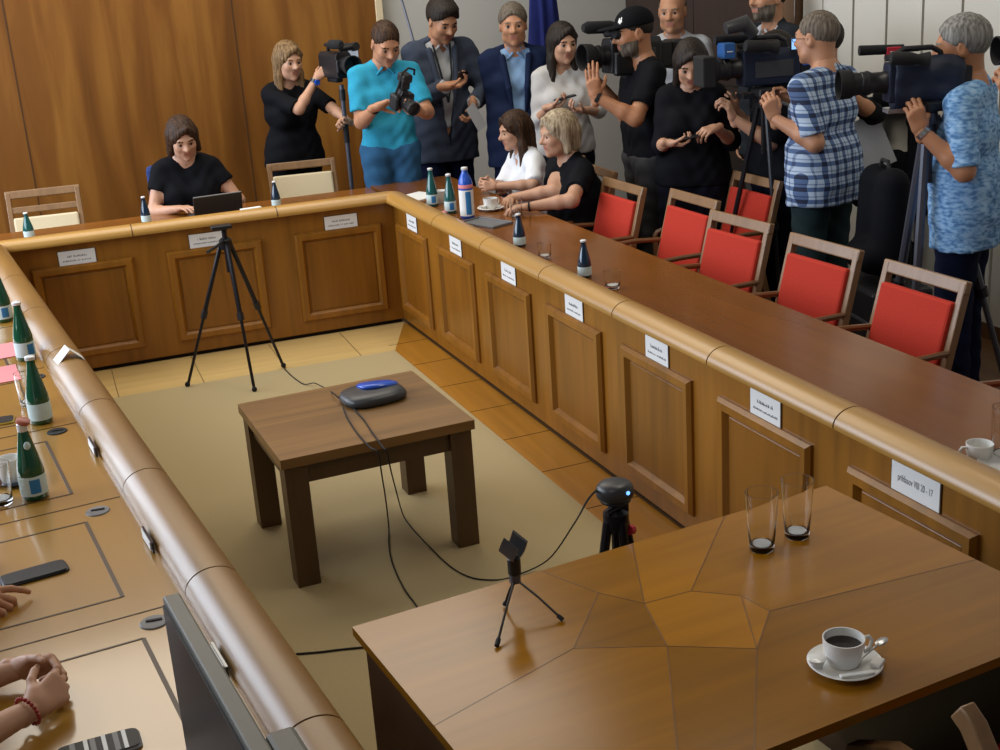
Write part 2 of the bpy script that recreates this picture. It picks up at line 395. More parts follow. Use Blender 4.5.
# ------------------------------------------------------------------ the desks
def dshape(r, n=14):                                    # rail section (y, z), rounded on top, flat below
    return [(0.005+(r+0.003)*math.cos(math.pi*i/n), 0.772+(r-0.013)*math.sin(math.pi*i/n)) for i in range(n+1)]+[(0.005-r, 0.766), (0.005+r, 0.760)]
def desk(name, label, origin, rz, L, depth, panels, joints, topm, zt=0.640, zb=0.097, cutL=0.0, cutR=0.0, railmat='rail'):
    t = thing(name, label, 'desk', origin, rz)
    MB().box(0, L, 0, 0.024, 0.022, 0.768).build('front_board', 'desk', t, smooth=0)
    MB().box(0.01, L-0.01, 0.02, 0.06, 0, 0.024).build('plinth', 'dark', t, smooth=0)
    w = 0.055
    for a, b in panels:
        fr = MB()
        prof = [(0, 0), (0, 0.010), (0.012, 0.024), (0.040, 0.022), (w-0.006, 0.008), (w, 0.0)]   # (inset, proud)
        v = []; n = len(prof)
        for (cxx, czz, sx, sz) in ((a, zb, 1, 1), (b, zb, -1, 1), (b, zt, -1, -1), (a, zt, 1, -1)):
            for i_, p_ in prof: v.append((cxx+sx*i_, -p_, czz+sz*i_))
        f = []
        for k in range(4):
            k2 = (k+1) % 4
            for i in range(n-1): f.append((k*n+i, k2*n+i, k2*n+i+1, k*n+i+1))
        fr.add(v, [q[::-1] for q in f])
        p = fr.build('raised_panel', 'desk', t, smooth=30)
        MB().box(a+w+0.004, b-w-0.004, -0.005, 0.006, zb+w+0.004, zt-w-0.004).build('panel_field', 'panel', p, smooth=0, bevel=0.003)
    js = [0]+joints+[L]
    for i in range(len(js)-1):
        a, b = js[i]+0.003, js[i+1]-0.003
        mb = MB(); prof = dshape(0.065); n = len(prof)
        sa = cutL if i == 0 else 0; sb = cutR if i == len(js)-2 else 0
        v = [(a+sa*y_, y_, z_) for y_, z_ in prof]+[(b-sb*y_, y_, z_) for y_, z_ in prof]
        f = [tuple(range(n)), tuple(range(2*n-1, n-1, -1))]+[(i2, n+i2, n+(i2+1) % n, (i2+1) % n) for i2 in range(n)]
        mb.add(v, [q[::-1] for q in f]); mb.build('rail', railmat, t, smooth=40)
    mb = MB(); prof = dshape(0.0625); n = len(prof)
    v = [(0.01+cutL*y_, y_, z_) for y_, z_ in prof]+[(L-0.01-cutR*y_, y_, z_) for y_, z_ in prof]
    mb.add(v, [q[::-1] for q in [tuple(range(n)), tuple(range(2*n-1, n-1, -1))]+[(i2, n+i2, n+(i2+1) % n, (i2+1) % n) for i2 in range(n)]])
    mb.build('rail_core', 'inlay', t, smooth=40)
    MB().box(0.0 if cutL >= 0 else -0.0, L, 0.05, depth, 0.730, 0.760).build('tabletop', topm, t, smooth=0, bevel=0.003)
    for x in [0.02]+[j for j in joints[1::2]]+[L-0.04]:
        MB().box(x, x+0.02, 0.03, depth-0.08, 0.02, 0.73).build('side_panel', 'desk', t, smooth=0)
    return t
# right bench: along d, seven raised panels
per, p0, pw = 0.73416, 0.0617, 0.5445
rzR = math.atan2(RD[1], RD[0])
rdesk = desk('bench_desk', 'long wooden bench desk with red chairs behind it, nameplates on its panelled front', (0, 0, 0), rzR, 5.35, 0.585,
     [(p0+per*i, p0+per*i+pw) for i in range(7)], [0.88+0.716*i for i in range(0, 6)], 'top', cutL=1.0)
bdesk = desk('bench_desk', 'wooden bench desk across the back where the woman in black sits', (-2.285, 0, 0), 0, 2.285, 0.585,
     [(0.166, 0.724), (0.912, 1.464), (1.658, 2.196)], [0.74, 1.568], 'top', cutL=1.0, cutR=1.0, railmat='rail')
aL = R(6.6)
LO = (-1.59219, -5.99072)
ldesk = desk('bench_desk', 'wooden bench desk at left edge, its back and fat rounded rail seen from behind', (LO[0], LO[1], 0), math.atan2(math.cos(aL), -math.sin(aL)), 6.03, 0.62,
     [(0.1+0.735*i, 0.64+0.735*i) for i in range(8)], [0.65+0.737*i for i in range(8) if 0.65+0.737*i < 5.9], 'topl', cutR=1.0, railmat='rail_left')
# corner infill tops
MB().box(-0.64, 0.02, 0.05, 0.585, 0.730, 0.7595).build('tabletop', 'top', rdesk, smooth=0)
# stringing, seams and cable grommets on the left desk
def strip(a, b, w_=0.006, par=ldesk, z=0.7604):
    mb = MB(); mb.obox((a[0], a[1], z), (b[0], b[1], z), w_, 0.0016)
    mb.build('inlay_line', 'inlay', par, smooth=0)
for k in range(-1, 7):
    e0, e1 = 1.486+0.737*k, 1.992+0.737*k
    e0 = max(e0, 0.02)
    strip((e0, 0.202), (e1, 0.202), 0.010); strip((e1, 0.202), (e1, 0.60)); strip((e0, 0.202), (e0, 0.60))
    strip((1.380+0.737*k, 0.085), (1.380+0.737*k, 0.61), 0.004)
for (u_, n_) in ((3.479, 0.128), (2.802, 0.155), (2.047, 0.160), (1.314, 0.165)):
    g = MB(); T = Matrix.Translation((u_, n_, 0.760))
    g.lathe([(0.001, 0.0015), (0.020, 0.002), (0.027, 0.003), (0.031, 0.0035), (0.033, 0.0015), (0.033, 0.0)], 24, T=T)
    gm = g.build('cable_grommet', 'greyp' if u_ < 2.4 else 'rubber', ldesk)
    MB().obox((u_+0.004, n_-0.02, 0.7635), (u_+0.012, n_+0.016, 0.7635), 0.008, 0.002).build('cable_slot', 'dark', gm, smooth=0)
# nameplates
def nameplate(par_origin, rz, x, w_, h_, z0, label, group, lines, last=False):
    t = thing('nameplate', label, 'nameplate', (0, 0, 0), rz, group)
    c, s = math.cos(rz), math.sin(rz)
    t.location = (par_origin[0]+c*x, par_origin[1]+s*x, z0)
    MB().box(-w_/2, w_/2, -0.005, -0.0005, 0, h_).build('plate', 'white', t, smooth=0)
    MB().box(-w_/2-0.004, w_/2+0.004, -0.0035, 0.0, -0.002, h_+0.003).build('backing', 'inlay', t, smooth=0)
    mb = MB(); rnd = random.Random(lines)
    if last:
        cu = bpy.data.curves.new('printed_text', 'FONT'); cu.body = 'prihlasov VIII 20 - 17'; cu.size = 0.030; cu.align_x = 'CENTER'
        tmp = bpy.data.objects.new('tmp', cu); COL.objects.link(tmp)
        bpy.context.view_layer.update()
        me = bpy.data.meshes.new_from_object(tmp.evaluated_get(bpy.context.evaluated_depsgraph_get())); bpy.data.objects.remove(tmp)
        v = [(p.co.x*0.58, -0.0056, p.co.y+h_*0.42) for p in me.vertices]
        mb.add(v, [list(q.vertices) for q in me.polygons])
        mb.build('printed_text', 'ink', t, smooth=0)
        return t
    for (zc, hh, wid) in ((h_*0.62, 0.014, 0.52), (h_*0.30, 0.009, 0.78)):
        x_ = -w_*wid/2
        while x_ < w_*wid/2:
            l_ = rnd.uniform(0.004, 0.008); k = rnd.choice((1, 1, 1, 0.65, 1.3))
            mb.box(x_, x_+l_*0.55, -0.0056, -0.0049, zc-hh/2, zc-hh/2+hh*k*0.8)
            mb.box(x_, x_+l_, -0.0056, -0.0049, zc-hh/2+hh*0.3*rnd.random(), zc-hh/2+hh*0.3*rnd.random()+0.003)
            x_ += l_+0.0025+(0.006 if rnd.random() < 0.12 else 0)
    mb.build('printed_text', 'ink', t, smooth=0)
    return t
ordn = ['nearest the inner corner', 'second from the inner corner', 'third from the inner corner', 'fourth from the inner corner', 'fifth from the inner corner', 'sixth from the inner corner']
for i in range(7):
    x = p0+per*i+0.272+(0.012 if i < 6 else 0.02)
    if i < 6:
        nameplate((0, 0), rzR, x, 0.175, 0.088, 0.641, 'small white nameplate on the right bench front, '+ordn[i], 'nameplates on the desk fronts', 10+i)
    else:
        nameplate((0, 0), rzR, x, 0.20, 0.088, 0.641, 'wide white sign with one printed line, nearest the camera on the right bench', 'nameplates on the desk fronts', 16, True)
for i, (x, l) in enumerate(((-1.86, 'white nameplate on the back desk front, left panel'), (-1.135, 'white nameplate on the back desk front, behind the tall tripod'), (-0.335, 'white nameplate on the back desk front, right panel near the corner'))):
    nameplate((0, 0), 0, x, 0.20, 0.080, 0.640, l, 'nameplates on the desk fronts', 30+i)
# folded card on the left rail, plus small cards behind the rail
rzL = math.atan2(math.cos(aL), -math.sin(aL))
def Lp(u_, n_, z=0.76):
    return (LO[0]-math.sin(aL)*u_-math.cos(aL)*n_, LO[1]+math.cos(aL)*u_-math.sin(aL)*n_, z)
card = MB()
for s_ in (-1, 1):
    card.add([(-0.042, 0, 0.028), (0.042, 0, 0.028), (0.042, s_*0.048, -0.020), (-0.042, s_*0.048, -0.020),
              (-0.042, 0, 0.030), (0.042, 0, 0.030), (0.042, s_*0.050, -0.018), (-0.042, s_*0.050, -0.018)],
             [(0, 1, 2, 3), (7, 6, 5, 4), (0, 4, 5, 1), (1, 5, 6, 2), (2, 6, 7, 3), (3, 7, 4, 0)])
tag(card.build('place_card', 'white', loc=Lp(3.46, 0.003, 0.828), rz=rzL+0.06), 'folded white card saddled over the rounded rail at left', 'card')
for u_, w_ in ((2.541, 'behind the rail, beside the grommet near the open bottle'), (1.743, 'behind the rail, beside the first black phone'), (1.038, 'behind the rail, beside the grey monitor')):
    t = thing('name_card', 'thin white card '+w_, 'card', Lp(u_, 0.082), rzL, 'cards behind the left rail')
    MB().box(-0.06, 0.06, -0.002, 0.004, 0, 0.030).build('holder', 'navyb', t, smooth=0)
    MB().box(-0.050, 0.050, 0.0045, 0.007, 0.004, 0.028).build('card', 'white', t, smooth=0)

# ------------------------------------------------------------------ coffee table with the conference puck
CT = thing('coffee_table', 'square brown wooden coffee table standing on the beige carpet', 'table', (-1.394, -2.548, 0.004), 0.05326)
cw, cd, ch = 0.742, 0.695, 0.513
MB().box(0, cw, -cd, 0, ch-0.038, ch).build('tabletop', 'coffee', CT, smooth=0, bevel=0.002)
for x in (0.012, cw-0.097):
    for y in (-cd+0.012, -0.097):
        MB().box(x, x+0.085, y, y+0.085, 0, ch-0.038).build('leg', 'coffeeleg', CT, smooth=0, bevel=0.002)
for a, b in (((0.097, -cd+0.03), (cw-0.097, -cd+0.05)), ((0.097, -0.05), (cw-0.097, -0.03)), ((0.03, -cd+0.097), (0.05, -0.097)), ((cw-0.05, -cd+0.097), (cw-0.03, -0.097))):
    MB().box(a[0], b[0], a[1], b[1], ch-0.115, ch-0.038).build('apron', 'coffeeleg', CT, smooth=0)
def superpuck(rx, ry, h, n=40, k=3.0, z0=0.0):
    mb = MB(); v = []; prof = [(0.90, 0.0), (0.97, 0.10), (1.0, 0.30), (0.985, 0.52), (0.93, 0.74), (0.80, 0.90), (0.55, 0.98), (0.02, 1.0)]
    for r_, z_ in prof:
        for j in range(n):
            a = 2*math.pi*j/n; c, s = math.cos(a), math.sin(a)
            v.append((rx*r_*math.copysign(abs(c)**(2/k), c), ry*r_*math.copysign(abs(s)**(2/k), s), z0+h*z_))
    m = len(prof); f = [(i*n+j, i*n+(j+1) % n, (i+1)*n+(j+1) % n, (i+1)*n+j) for i in range(m-1) for j in range(n)]
    f += [tuple(range(n))[::-1], tuple((m-1)*n+j for j in range(n))]
    return mb.add(v, f)
PK = thing('conference_speaker', 'flat dark grey speakerphone with a blue top corner on the coffee table', 'speakerphone', (-0.893, -2.775, 0.5175), 0.14)
superpuck(0.130, 0.104, 0.046).build('body', 'dgrey', PK, smooth=60)
mb = superpuck(0.084, 0.064, 0.022, n=28, k=2.6)
bl = mb.build('control_panel', 'blue', PK, smooth=60, loc=(0.038, 0.038, 0.0310)); bl.rotation_euler = (-0.16, 0.10, 0)
superpuck(0.026, 0.014, 0.005, n=20, k=2.2).build('button', 'navyb', bl, smooth=60, loc=(0.002, 0.010, 0.0145))
superpuck(0.026, 0.007, 0.004, n=20, k=2.2).build('button', 'greyp', bl, smooth=60, loc=(-0.012, -0.010, 0.0145))
MB().tube([(-0.127, -0.03, 0.012), (-0.116, -0.06, 0.012), (-0.095, -0.081, 0.012)], 0.004).build('cable_port', 'rubber', PK)
def cable(pts, r, label, m='rubber'):
    P = [Vector(p) for p in pts]; out = []
    for i in range(len(P)-1):
        p0_, p1, p2, p3 = P[max(i-1, 0)], P[i], P[i+1], P[min(i+2, len(P)-1)]
        for k in range(6):
            t = k/6
            out.append(0.5*((2*p1)+(-p0_+p2)*t+(2*p0_-5*p1+4*p2-p3)*t*t+(-p0_+3*p1-3*p2+p3)*t*t*t))
    out.append(P[-1])
    return tag(MB().tube(out, r, 6).build('cable', m), label, 'cable')
cable([(-0.873, -0.563, 0.008), (-0.862, -0.733, 0.008), (-0.833, -0.913, 0.010), (-0.791, -0.986, 0.030), (-0.831, -1.383, 0.140), (-0.975, -2.270, 0.420), (-1.029, -2.668, 0.534), (-1.015, -2.740, 0.524)], 0.0028, 'thin black cable from the tall tripod to the speakerphone')
cable([(-1.026, -2.816, 0.521), (-1.041, -2.959, 0.521), (-1.047, -3.135, 0.521), (-1.042, -3.287, 0.522), (-1.027, -3.340, 0.515), (-1.005, -3.271, 0.400), (-0.958, -3.093, 0.220), (-0.919, -2.931, 0.030), (-0.952, -3.043, 0.008), (-0.983, -3.208, 0.008), (-0.999, -3.411, 0.008), (-0.996, -3.553, 0.008), (-0.998, -3.654, 0.008)], 0.0028, 'thin dark cable dropping over the front edge of the coffee table to the carpet')
cable([(-0.994, -2.835, 0.521), (-0.990, -3.002, 0.521), (-0.996, -3.141, 0.521), (-1.000, -3.310, 0.522), (-0.993, -3.334, 0.510), (-0.963, -3.242, 0.400), (-0.897, -3.020, 0.220), (-0.834, -2.839, 0.030), (-0.827, -2.938, 0.008), (-0.814, -3.136, 0.008), (-0.795, -3.324, 0.008), (-0.757, -3.442, 0.008), (-0.692, -3.501, 0.008), (-0.619, -3.513, 0.008), (-0.488, -3.545, 0.060), (-0.555, -3.976, 0.400), (-0.788, -4.646, 0.802), (-0.762, -4.656, 0.832)], 0.0028, 'thin dark cable looping up to the dome camera on the small tripod')
cable([(-1.453, -3.689, 0.008), (-1.377, -3.713, 0.008), (-1.297, -3.732, 0.008), (-1.186, -3.766, 0.008)], 0.0035, 'straight black cable crossing the carpet beside the near table')

# ------------------------------------------------------------------ near table
NT = thing('conference_table', 'large wooden table in the foreground with radiating veneer on its top', 'table', (-1.49572, -4.93349, 0), 0.113256)
nw, nd = 1.352, 0.849
g_dirs = [(1.35, 1.18), (0.9, 1.25), (-0.5, 0.95), (0.1, 0.78), (0.35, 0.9), (-0.75, 1.08), (1.45, 0.74), (0.7, 0.6)]
vm = []
for i, (a, k) in enumerate(g_dirs):
    vm.append(mwood('veneer_wedge', (0.31*k, 0.125*k, 0.004*k), 0.80, 1.2, axis=0, scale=1.3, rough=0.20, coat=0.0, rot=a, streak=14, spec=0.45))
mb = MB()
C = (0.66, 0.44)
ring = [(0.54, 0.17), (0.60, 0.27), (0.72, 0.28), (0.80, 0.36), (0.81, 0.45), (0.69, 0.56), (0.54, 0.45), (0.37, 0.35)]
outer = [(0, 0), (0.48, 0), (0.74, 0), (1.02, 0), (nw, 0), (nw, 0.52), (nw, nd), (0.46, nd), (0.30, nd), (0, nd), (0, 0.45)]
zt_ = 0.760
v = [(x, -y, zt_) for x, y in outer]+[(x, -y, zt_) for x, y in ring]
O_ = len(outer)
polys = [((0, 1, O_, O_+7, 10), 2), ((1, 2, O_+1, O_), 4), ((2, 3, O_+2, O_+1), 0), ((3, 4, 5, O_+4, O_+3, O_+2), 5), ((5, 6, 7, O_+5, O_+4), 3), ((7, 8, O_+6, O_+5), 6), ((8, 9, 10, O_+7, O_+6), 2), ((O_, O_+1, O_+6, O_+7), 3), ((O_+1, O_+2, O_+3, O_+5, O_+6), 1), ((O_+3, O_+4, O_+5), 0)]
for q, m in polys: mb.add([v[i] for i in q[::-1]], [tuple(range(len(q)))], m)
ov = [(x, -y, zt_) for x, y in outer]+[(x, -y, zt_-0.022) for x, y in outer]
mb.add(ov, [(i, (i+1) % O_, O_+(i+1) % O_, O_+i) for i in range(O_)]+[tuple(range(O_, 2*O_))], 7)
mb.build('tabletop', vm, NT, smooth=0)
def seam(a, b, par=NT, m='inlay', w_=0.002):
    x = MB(); x.obox((a[0], -a[1], zt_+0.0002), (b[0], -b[1], zt_+0.0002), w_, 0.0006); return x
mb = MB()
for a, b in ((1, O_), (2, O_+1), (3, O_+2), (5, O_+4), (7, O_+5), (8, O_+6), (10, O_+7), (O_+1, O_+6), (O_+3, O_+5)):
    pa = (outer+ring)[a]; pb = (outer+ring)[b]; mb.obox((pa[0], -pa[1], zt_+0.0002), (pb[0], -pb[1], zt_+0.0002), 0.002, 0.0006)
for i in range(8):
    pa, pb = ring[i], ring[(i+1) % 8]; mb.obox((pa[0], -pa[1], zt_+0.0002), (pb[0], -pb[1], zt_+0.0002), 0.002, 0.0006)
mb.build('veneer_seam', mwood('seam_brown', (0.13, 0.05, 0.006), axis=0), NT, smooth=0)
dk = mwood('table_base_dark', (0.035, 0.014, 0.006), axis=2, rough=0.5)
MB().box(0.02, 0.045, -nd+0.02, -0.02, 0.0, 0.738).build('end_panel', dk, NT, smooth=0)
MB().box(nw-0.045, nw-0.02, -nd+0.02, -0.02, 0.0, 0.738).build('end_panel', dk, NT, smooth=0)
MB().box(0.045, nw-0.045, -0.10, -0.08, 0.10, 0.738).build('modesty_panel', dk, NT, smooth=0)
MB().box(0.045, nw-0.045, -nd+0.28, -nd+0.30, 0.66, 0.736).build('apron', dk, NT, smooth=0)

# ------------------------------------------------------------------ chairs
def armchair(label, fabric, loc, rz, group, slat=False):   # faces local +y, back leaning to -y
    t = thing('armchair', label, 'chair', loc, rz, group)
    th = R(15)
    def bk(x, h): return (x, -0.16-math.sin(th)*(h-0.44), h)
    hw = 0.215
    for s in (-1, 1):
        MB().tube([(s*hw, 0.24, 0.0), (s*hw, 0.24, 0.40), (s*hw*1.08, 0.235, 0.605)], 0.016, 8, rr=[0.013, 0.017, 0.015]).build('leg', 'chairwood', t)
        mb = MB(); mb.obox((s*hw*0.96, -0.27, 0), bk(s*hw, 0.44), 0.032, 0.036, (0, 1, 0)); mb.obox(bk(s*hw, 0.43), bk(s*(hw-0.004), 0.90), 0.030, 0.034, (0, 1, 0))
        mb.build('leg', 'chairwood', t, smooth=0, bevel=0.004)
        MB().tube([bk(s*hw, 0.645), (s*hw*1.1, -0.05, 0.655), (s*hw*1.12, 0.12, 0.65), (s*hw*1.09, 0.22, 0.625), (s*hw*1.08, 0.24, 0.60)], 0.013, 8).build('armrest', 'chairdark', t)
    mb = MB(); mb.obox(bk(-hw-0.014, 0.885), bk(hw+0.014, 0.885), 0.030, 0.050, (0, -math.sin(th), math.cos(th))); mb.build('top_rail', 'chairwood', t, smooth=0, bevel=0.005)
    if slat:
        mb = MB(); mb.obox(bk(-hw, 0.79), bk(hw, 0.79), 0.022, 0.04, (0, -math.sin(th), math.cos(th))); mb.build('back_slat', 'chairwood', t, smooth=0, bevel=0.004)
    top = 0.745 if slat else 0.828
    mb = MB(); mb.obox((0, -0.16-math.sin(th)*0.04+0.012, 0.48), (0, -0.16-math.sin(th)*(top-0.44)+0.012, top), 2*hw-0.034, 0.045, (0, 1, 0))
    mb.build('backrest', fabric, t, smooth=0, bevel=0.012)
    MB().box(-hw+0.01, hw-0.01, -0.19, 0.25, 0.415, 0.475).build('seat', fabric, t, smooth=0, bevel=0.02)
    for s in (-1, 1): MB().box(s*hw-0.012, s*hw+0.012, -0.17, 0.24, 0.375, 0.415).build('seat_rail', 'chairwood', t, smooth=0)
    return t
RG = 'red armchairs behind the right bench'
def rchair(pl, pr):      # place from the two top rail corners (left, right in view)
    return None
c0 = armchair('red armchair beside the blonde woman, partly hidden by her back', 'red', (0.75, -1.11, 0), R(93), RG)
for (x, y, a, l) in ((0.88, -1.675, 93, 'red armchair at the right bench, second from the seated blonde woman'),
                     (0.79, -2.31, 97, 'red armchair in front of the tripod legs, third from the blonde woman'),
                     (0.816, -2.95, 95, 'red armchair at the right bench, in front of the man in checked shirt'),
                     (0.843, -3.565, 93, 'red armchair at the right bench, in front of the man in blue printed shirt'),
                     (0.86, -4.36, 93, 'red armchair cut off by the right edge of the photo')):
    dup(c0, (x, y, 0), R(a), l, RG)
dup(c0, (1.40, -1.42, 0), R(92), 'red chair glimpsed behind the row, beside the tripod legs', 'red chair behind the row')
dup(c0, (0.85, -0.55, 0), R(90), 'red armchair the blonde woman in black sits on', RG)
dup(c0, (0.94, 0.12, 0), R(92), 'red armchair the woman in the white blouse sits on', RG)
b0 = armchair('wooden chair with cream back behind the left end of the back desk', 'cream', (-2.0, 0.91, 0), R(176), 'cream armchairs behind the back desk', True)
b1 = armchair('wooden chair with cream back in front of the woman filming', 'cream', (-0.36, 0.78, 0), R(174), 'cream armchairs behind the back desk')
nv = thing('office_chair', 'navy blue padded chair the woman in black sits on', 'chair', (-1.10, 0.86, 0), R(180))
MB().box(-0.235, 0.235, -0.24, -0.17, 0.50, 0.99).build('backrest', 'navyf', nv, smooth=0, bevel=0.03)
MB().box(-0.23, 0.23, -0.20, 0.22, 0.40, 0.47).build('seat', 'navyf', nv, smooth=0, bevel=0.03)
for s in (-1, 1):
    for y in (-0.18, 0.18): MB().tube([(s*0.2, y, 0), (s*0.2, y, 0.41)], 0.014).build('leg', 'blackm', nv)
# chair in the near right corner: bent arms and stiles
nc = thing('armchair', 'bentwood armchair pushed under the near table, bottom right corner', 'chair', (-0.39, -5.80, 0), R(6))
def bent(pts, w_, d_, name):
    mb = MB(); P = [Vector(p) for p in pts]
    v = []; n = len(P)
    for i, p in enumerate(P):
        d = (P[min(i+1, n-1)]-P[max(i-1, 0)]).normalized(); x = Vector((1, 0, 0)); y = d.cross(x).normalized()
        v += [p+x*a*w_/2+y*b*d_/2 for a, b in ((-1, -1), (1, -1), (1, 1), (-1, 1))]
    f = [(3, 2, 1, 0), tuple((n-1)*4+j for j in range(4))]+[(i*4+j, i*4+(j+1) % 4, (i+1)*4+(j+1) % 4, (i+1)*4+j) for i in range(n-1) for j in range(4)]
    mb.add(v, f); return mb.build(name, 'chairwood', nc, smooth=30, bevel=0.004)
for s in (-1, 1):
    bent([(s*0.235, 0.20, 0), (s*0.235, 0.215, 0.45), (s*0.235, 0.20, 0.62), (s*0.235, 0.10, 0.672), (s*0.235, -0.10, 0.68), (s*0.235, -0.20, 0.665)], 0.036, 0.034, 'armrest')
    bent([(s*0.205, -0.26, 0), (s*0.205, -0.20, 0.45), (s*0.205, -0.165, 0.60), (s*0.205, -0.125, 0.72), (s*0.205, -0.06, 0.81), (s*0.205, -0.03, 0.83)][:], 0.034, 0.042, 'stile')
MB().box(-0.20, 0.20, -0.20, 0.22, 0.42, 0.48).build('seat', 'red', nc, smooth=0, bevel=0.02)
MB().box(-0.19, 0.19, -0.215, -0.175, 0.50, 0.70).build('backrest', 'red', nc, smooth=0, bevel=0.015)
for s in (-1, 1): MB().box(s*0.21-0.012, s*0.21+0.012, -0.2, 0.2, 0.38, 0.42).build('seat_rail', 'chairwood', nc, smooth=0)

# ------------------------------------------------------------------ small things
def bottle(label, loc, glass='green', h=0.235, r=0.038, cap='cap', group='water bottles on the desks', hascap=True, mark=True, rz=0.0, biglabel=False):
    t = thing('bottle', label, 'bottle', loc, rz, group)
    prof = [(r*0.86, 0.0), (r, 0.006), (r, 0.34*h), (r*0.95, 0.42*h), (r*0.74, 0.58*h), (r*0.50, 0.76*h), (r*0.37, 0.88*h), (r*0.36, 0.94*h), (r*0.36, 0.965*h)]
    if biglabel: prof = [(r*0.86, 0.0), (r, 0.008), (r, 0.66*h), (r*0.93, 0.74*h), (r*0.60, 0.85*h), (r*0.42, 0.90*h), (r*0.40, 0.955*h)]
    MB().lathe(prof, 28).build('body', glass, t, smooth=50)
    z0, z1 = (0.07*h, 0.36*h) if not biglabel else (0.06*h, 0.60*h)
    lb = MB().lathe([(r*1.012, z0), (r*1.016, z0+0.002), (r*1.016, z1-0.012), (r*1.012 if biglabel else r*1.005, z1-0.01)], 28, closed=False).build('label', 'label' if not biglabel else 'white', t, smooth=50)
    if mark:
        a0 = -2.0; v = []; f = []
        for i in range(7):
            a = a0+i*0.13
            v += [(r*1.03*math.cos(a), r*1.03*math.sin(a), z0+0.008), (r*1.03*math.cos(a), r*1.03*math.sin(a), z1-0.018)]
        for i in range(6): f.append((2*i, 2*i+2, 2*i+3, 2*i+1))
        MB().add(v, f).build('label_mark', 'labelb', lb, smooth=0)
    if biglabel:
        MB().lathe([(r*1.018, 0.60*h), (r*1.02, 0.61*h), (r*1.02, 0.665*h), (r*1.0, 0.67*h)], 28, closed=False).build('label_band', 'pink', t, smooth=50)
    if hascap:
        rc_ = r*0.44
        MB().lathe([(rc_, 0.945*h), (rc_*1.04, 0.95*h), (rc_*1.04, h-0.003), (rc_*0.8, h)], 20).build('cap', cap, t, smooth=40)
    return t
bottle('green bottle on the right bench, furthest into the corner', (0.157, -0.304, 0.760), 'teal', 0.225, 0.034)
bottle('green bottle beside the tall pink and white bottle, towards the corner', (0.180, -0.574, 0.760), 'teal', 0.225, 0.034)
bottle('tall blue topped bottle with white label and pink band before the seated women', (0.214, -0.772, 0.760), 'blue', 0.285, 0.040, biglabel=True, mark=True)
bottle('dark bottle on the right bench beside the farther low glass', (0.203, -1.603, 0.760), 'navyb', 0.165, 0.031, group='dark bottles on the right bench', mark=False)
bottle('dark bottle on the right bench, nearest the camera', (0.221, -2.359, 0.760), 'navyb', 0.170, 0.031, group='dark bottles on the right bench', mark=False)
bottle('green bottle standing at the left end of the back desk', (-2.094, 0.330, 0.760), 'teal', 0.15, 0.030, mark=False)
bottle('dark bottle with pale cap beside the left arm of the seated woman in black', (-1.431, 0.330, 0.760), 'navyb', 0.16, 0.028, mark=False)
bottle('dark bottle on the back desk before the filming woman chair', (-0.654, 0.308, 0.760), 'navyb', 0.16, 0.028, mark=False)
bottle('green bottle on the left desk, furthest and cut by the left edge', (-2.231, -1.591, 0.760), 'green', rz=0.3)
bottle('green bottle on the left desk standing by the pink papers', (-2.149, -2.272, 0.760), 'green', rz=0.7)
bottle('green bottle on the left desk behind the open bottle', (-2.113, -3.096, 0.760), 'green', rz=0.1, mark=False)
ob = bottle('opened green bottle with red tilted cap, nearest the camera on the left desk', (-2.147, -3.776, 0.760), 'green', rz=0.2, hascap=False)
mb = MB(); mb.lathe([(0.019, 0), (0.0195, 0.002), (0.0195, 0.010), (0.016, 0.012)], 20)
cp = mb.build('cap', 'capred', ob, loc=(0.004, 0.0, 0.228)); cp.rotation_euler = (0.2, 0.25, 0)
MB().lathe([(0.013, 0.0), (0.015, 0.003), (0.015, 0.024), (0.013, 0.026)], 18).build('neck_foil', 'cap', ob, loc=(0, 0, 0.203))
MB().ball((0, -0.021, 0.165), (0.010, 0.006, 0.013), 12).build('neck_label', 'label', ob)
def tumbler(label, loc, h=0.135, rb=0.027, rt_=0.037, group='clear drinking glasses'):
    t = thing('glass', label, 'glass', loc, 0, group)
    wl = lambda z: rb+(rt_-rb)*z/h
    prof = [(0.0008, 0.0), (rb*0.92, 0.0), (rb, 0.003), (wl(0.006), 0.006), (wl(h*0.5), h*0.5), (wl(h-0.003), h-0.003), (rt_, h), (rt_-0.0019, h), (wl(h-0.003)-0.0019, h-0.003), (wl(h*0.5)-0.0019, h*0.5), (wl(0.02)-0.002, 0.020), (wl(0.016)-0.004, 0.015), (rb*0.6, 0.012), (0.0008, 0.012)]
    MB().lathe(prof, 40, closed=False).build('body', 'glass', t, smooth=40)
    MB().lathe([(0.0008, 0.0125), (rb*0.72, 0.0125), (rb*0.74, 0.014), (0.0008, 0.0145)], 30, closed=False).build('base_glint_disc', 'base_glint', t, smooth=0); return t
tumbler('empty clear glass on the near table, left of the pair', (-0.498, -5.023, 0.760), 0.15, 0.030, 0.040)
tumbler('empty clear glass on the near table, right of the pair', (-0.386, -5.002, 0.760), 0.15, 0.030, 0.040)
tumbler('low clear glass on the right bench beside the farther dark bottle', (0.210, -1.915, 0.760), 0.075, 0.030, 0.034)
tumbler('low clear glass on the right bench beside the nearest dark bottle', (0.244, -2.602, 0.760), 0.075, 0.032, 0.038)
tumbler('clear glass before the blonde woman, next to the coffee cup', (0.440, -0.948, 0.760), 0.11, 0.028, 0.035)
tumbler('clear glass on the left desk beside the white cup, cut by the edge', (-2.240, -3.773, 0.760), 0.12, 0.032, 0.040)
tumbler('tall clear glass at the right edge beside the white cup', (0.367, -4.852, 0.760), 0.15, 0.030, 0.036)
tumbler('clear glass behind the second green bottle on the left desk', (-2.148, -2.882, 0.760), 0.12, 0.030, 0.036)
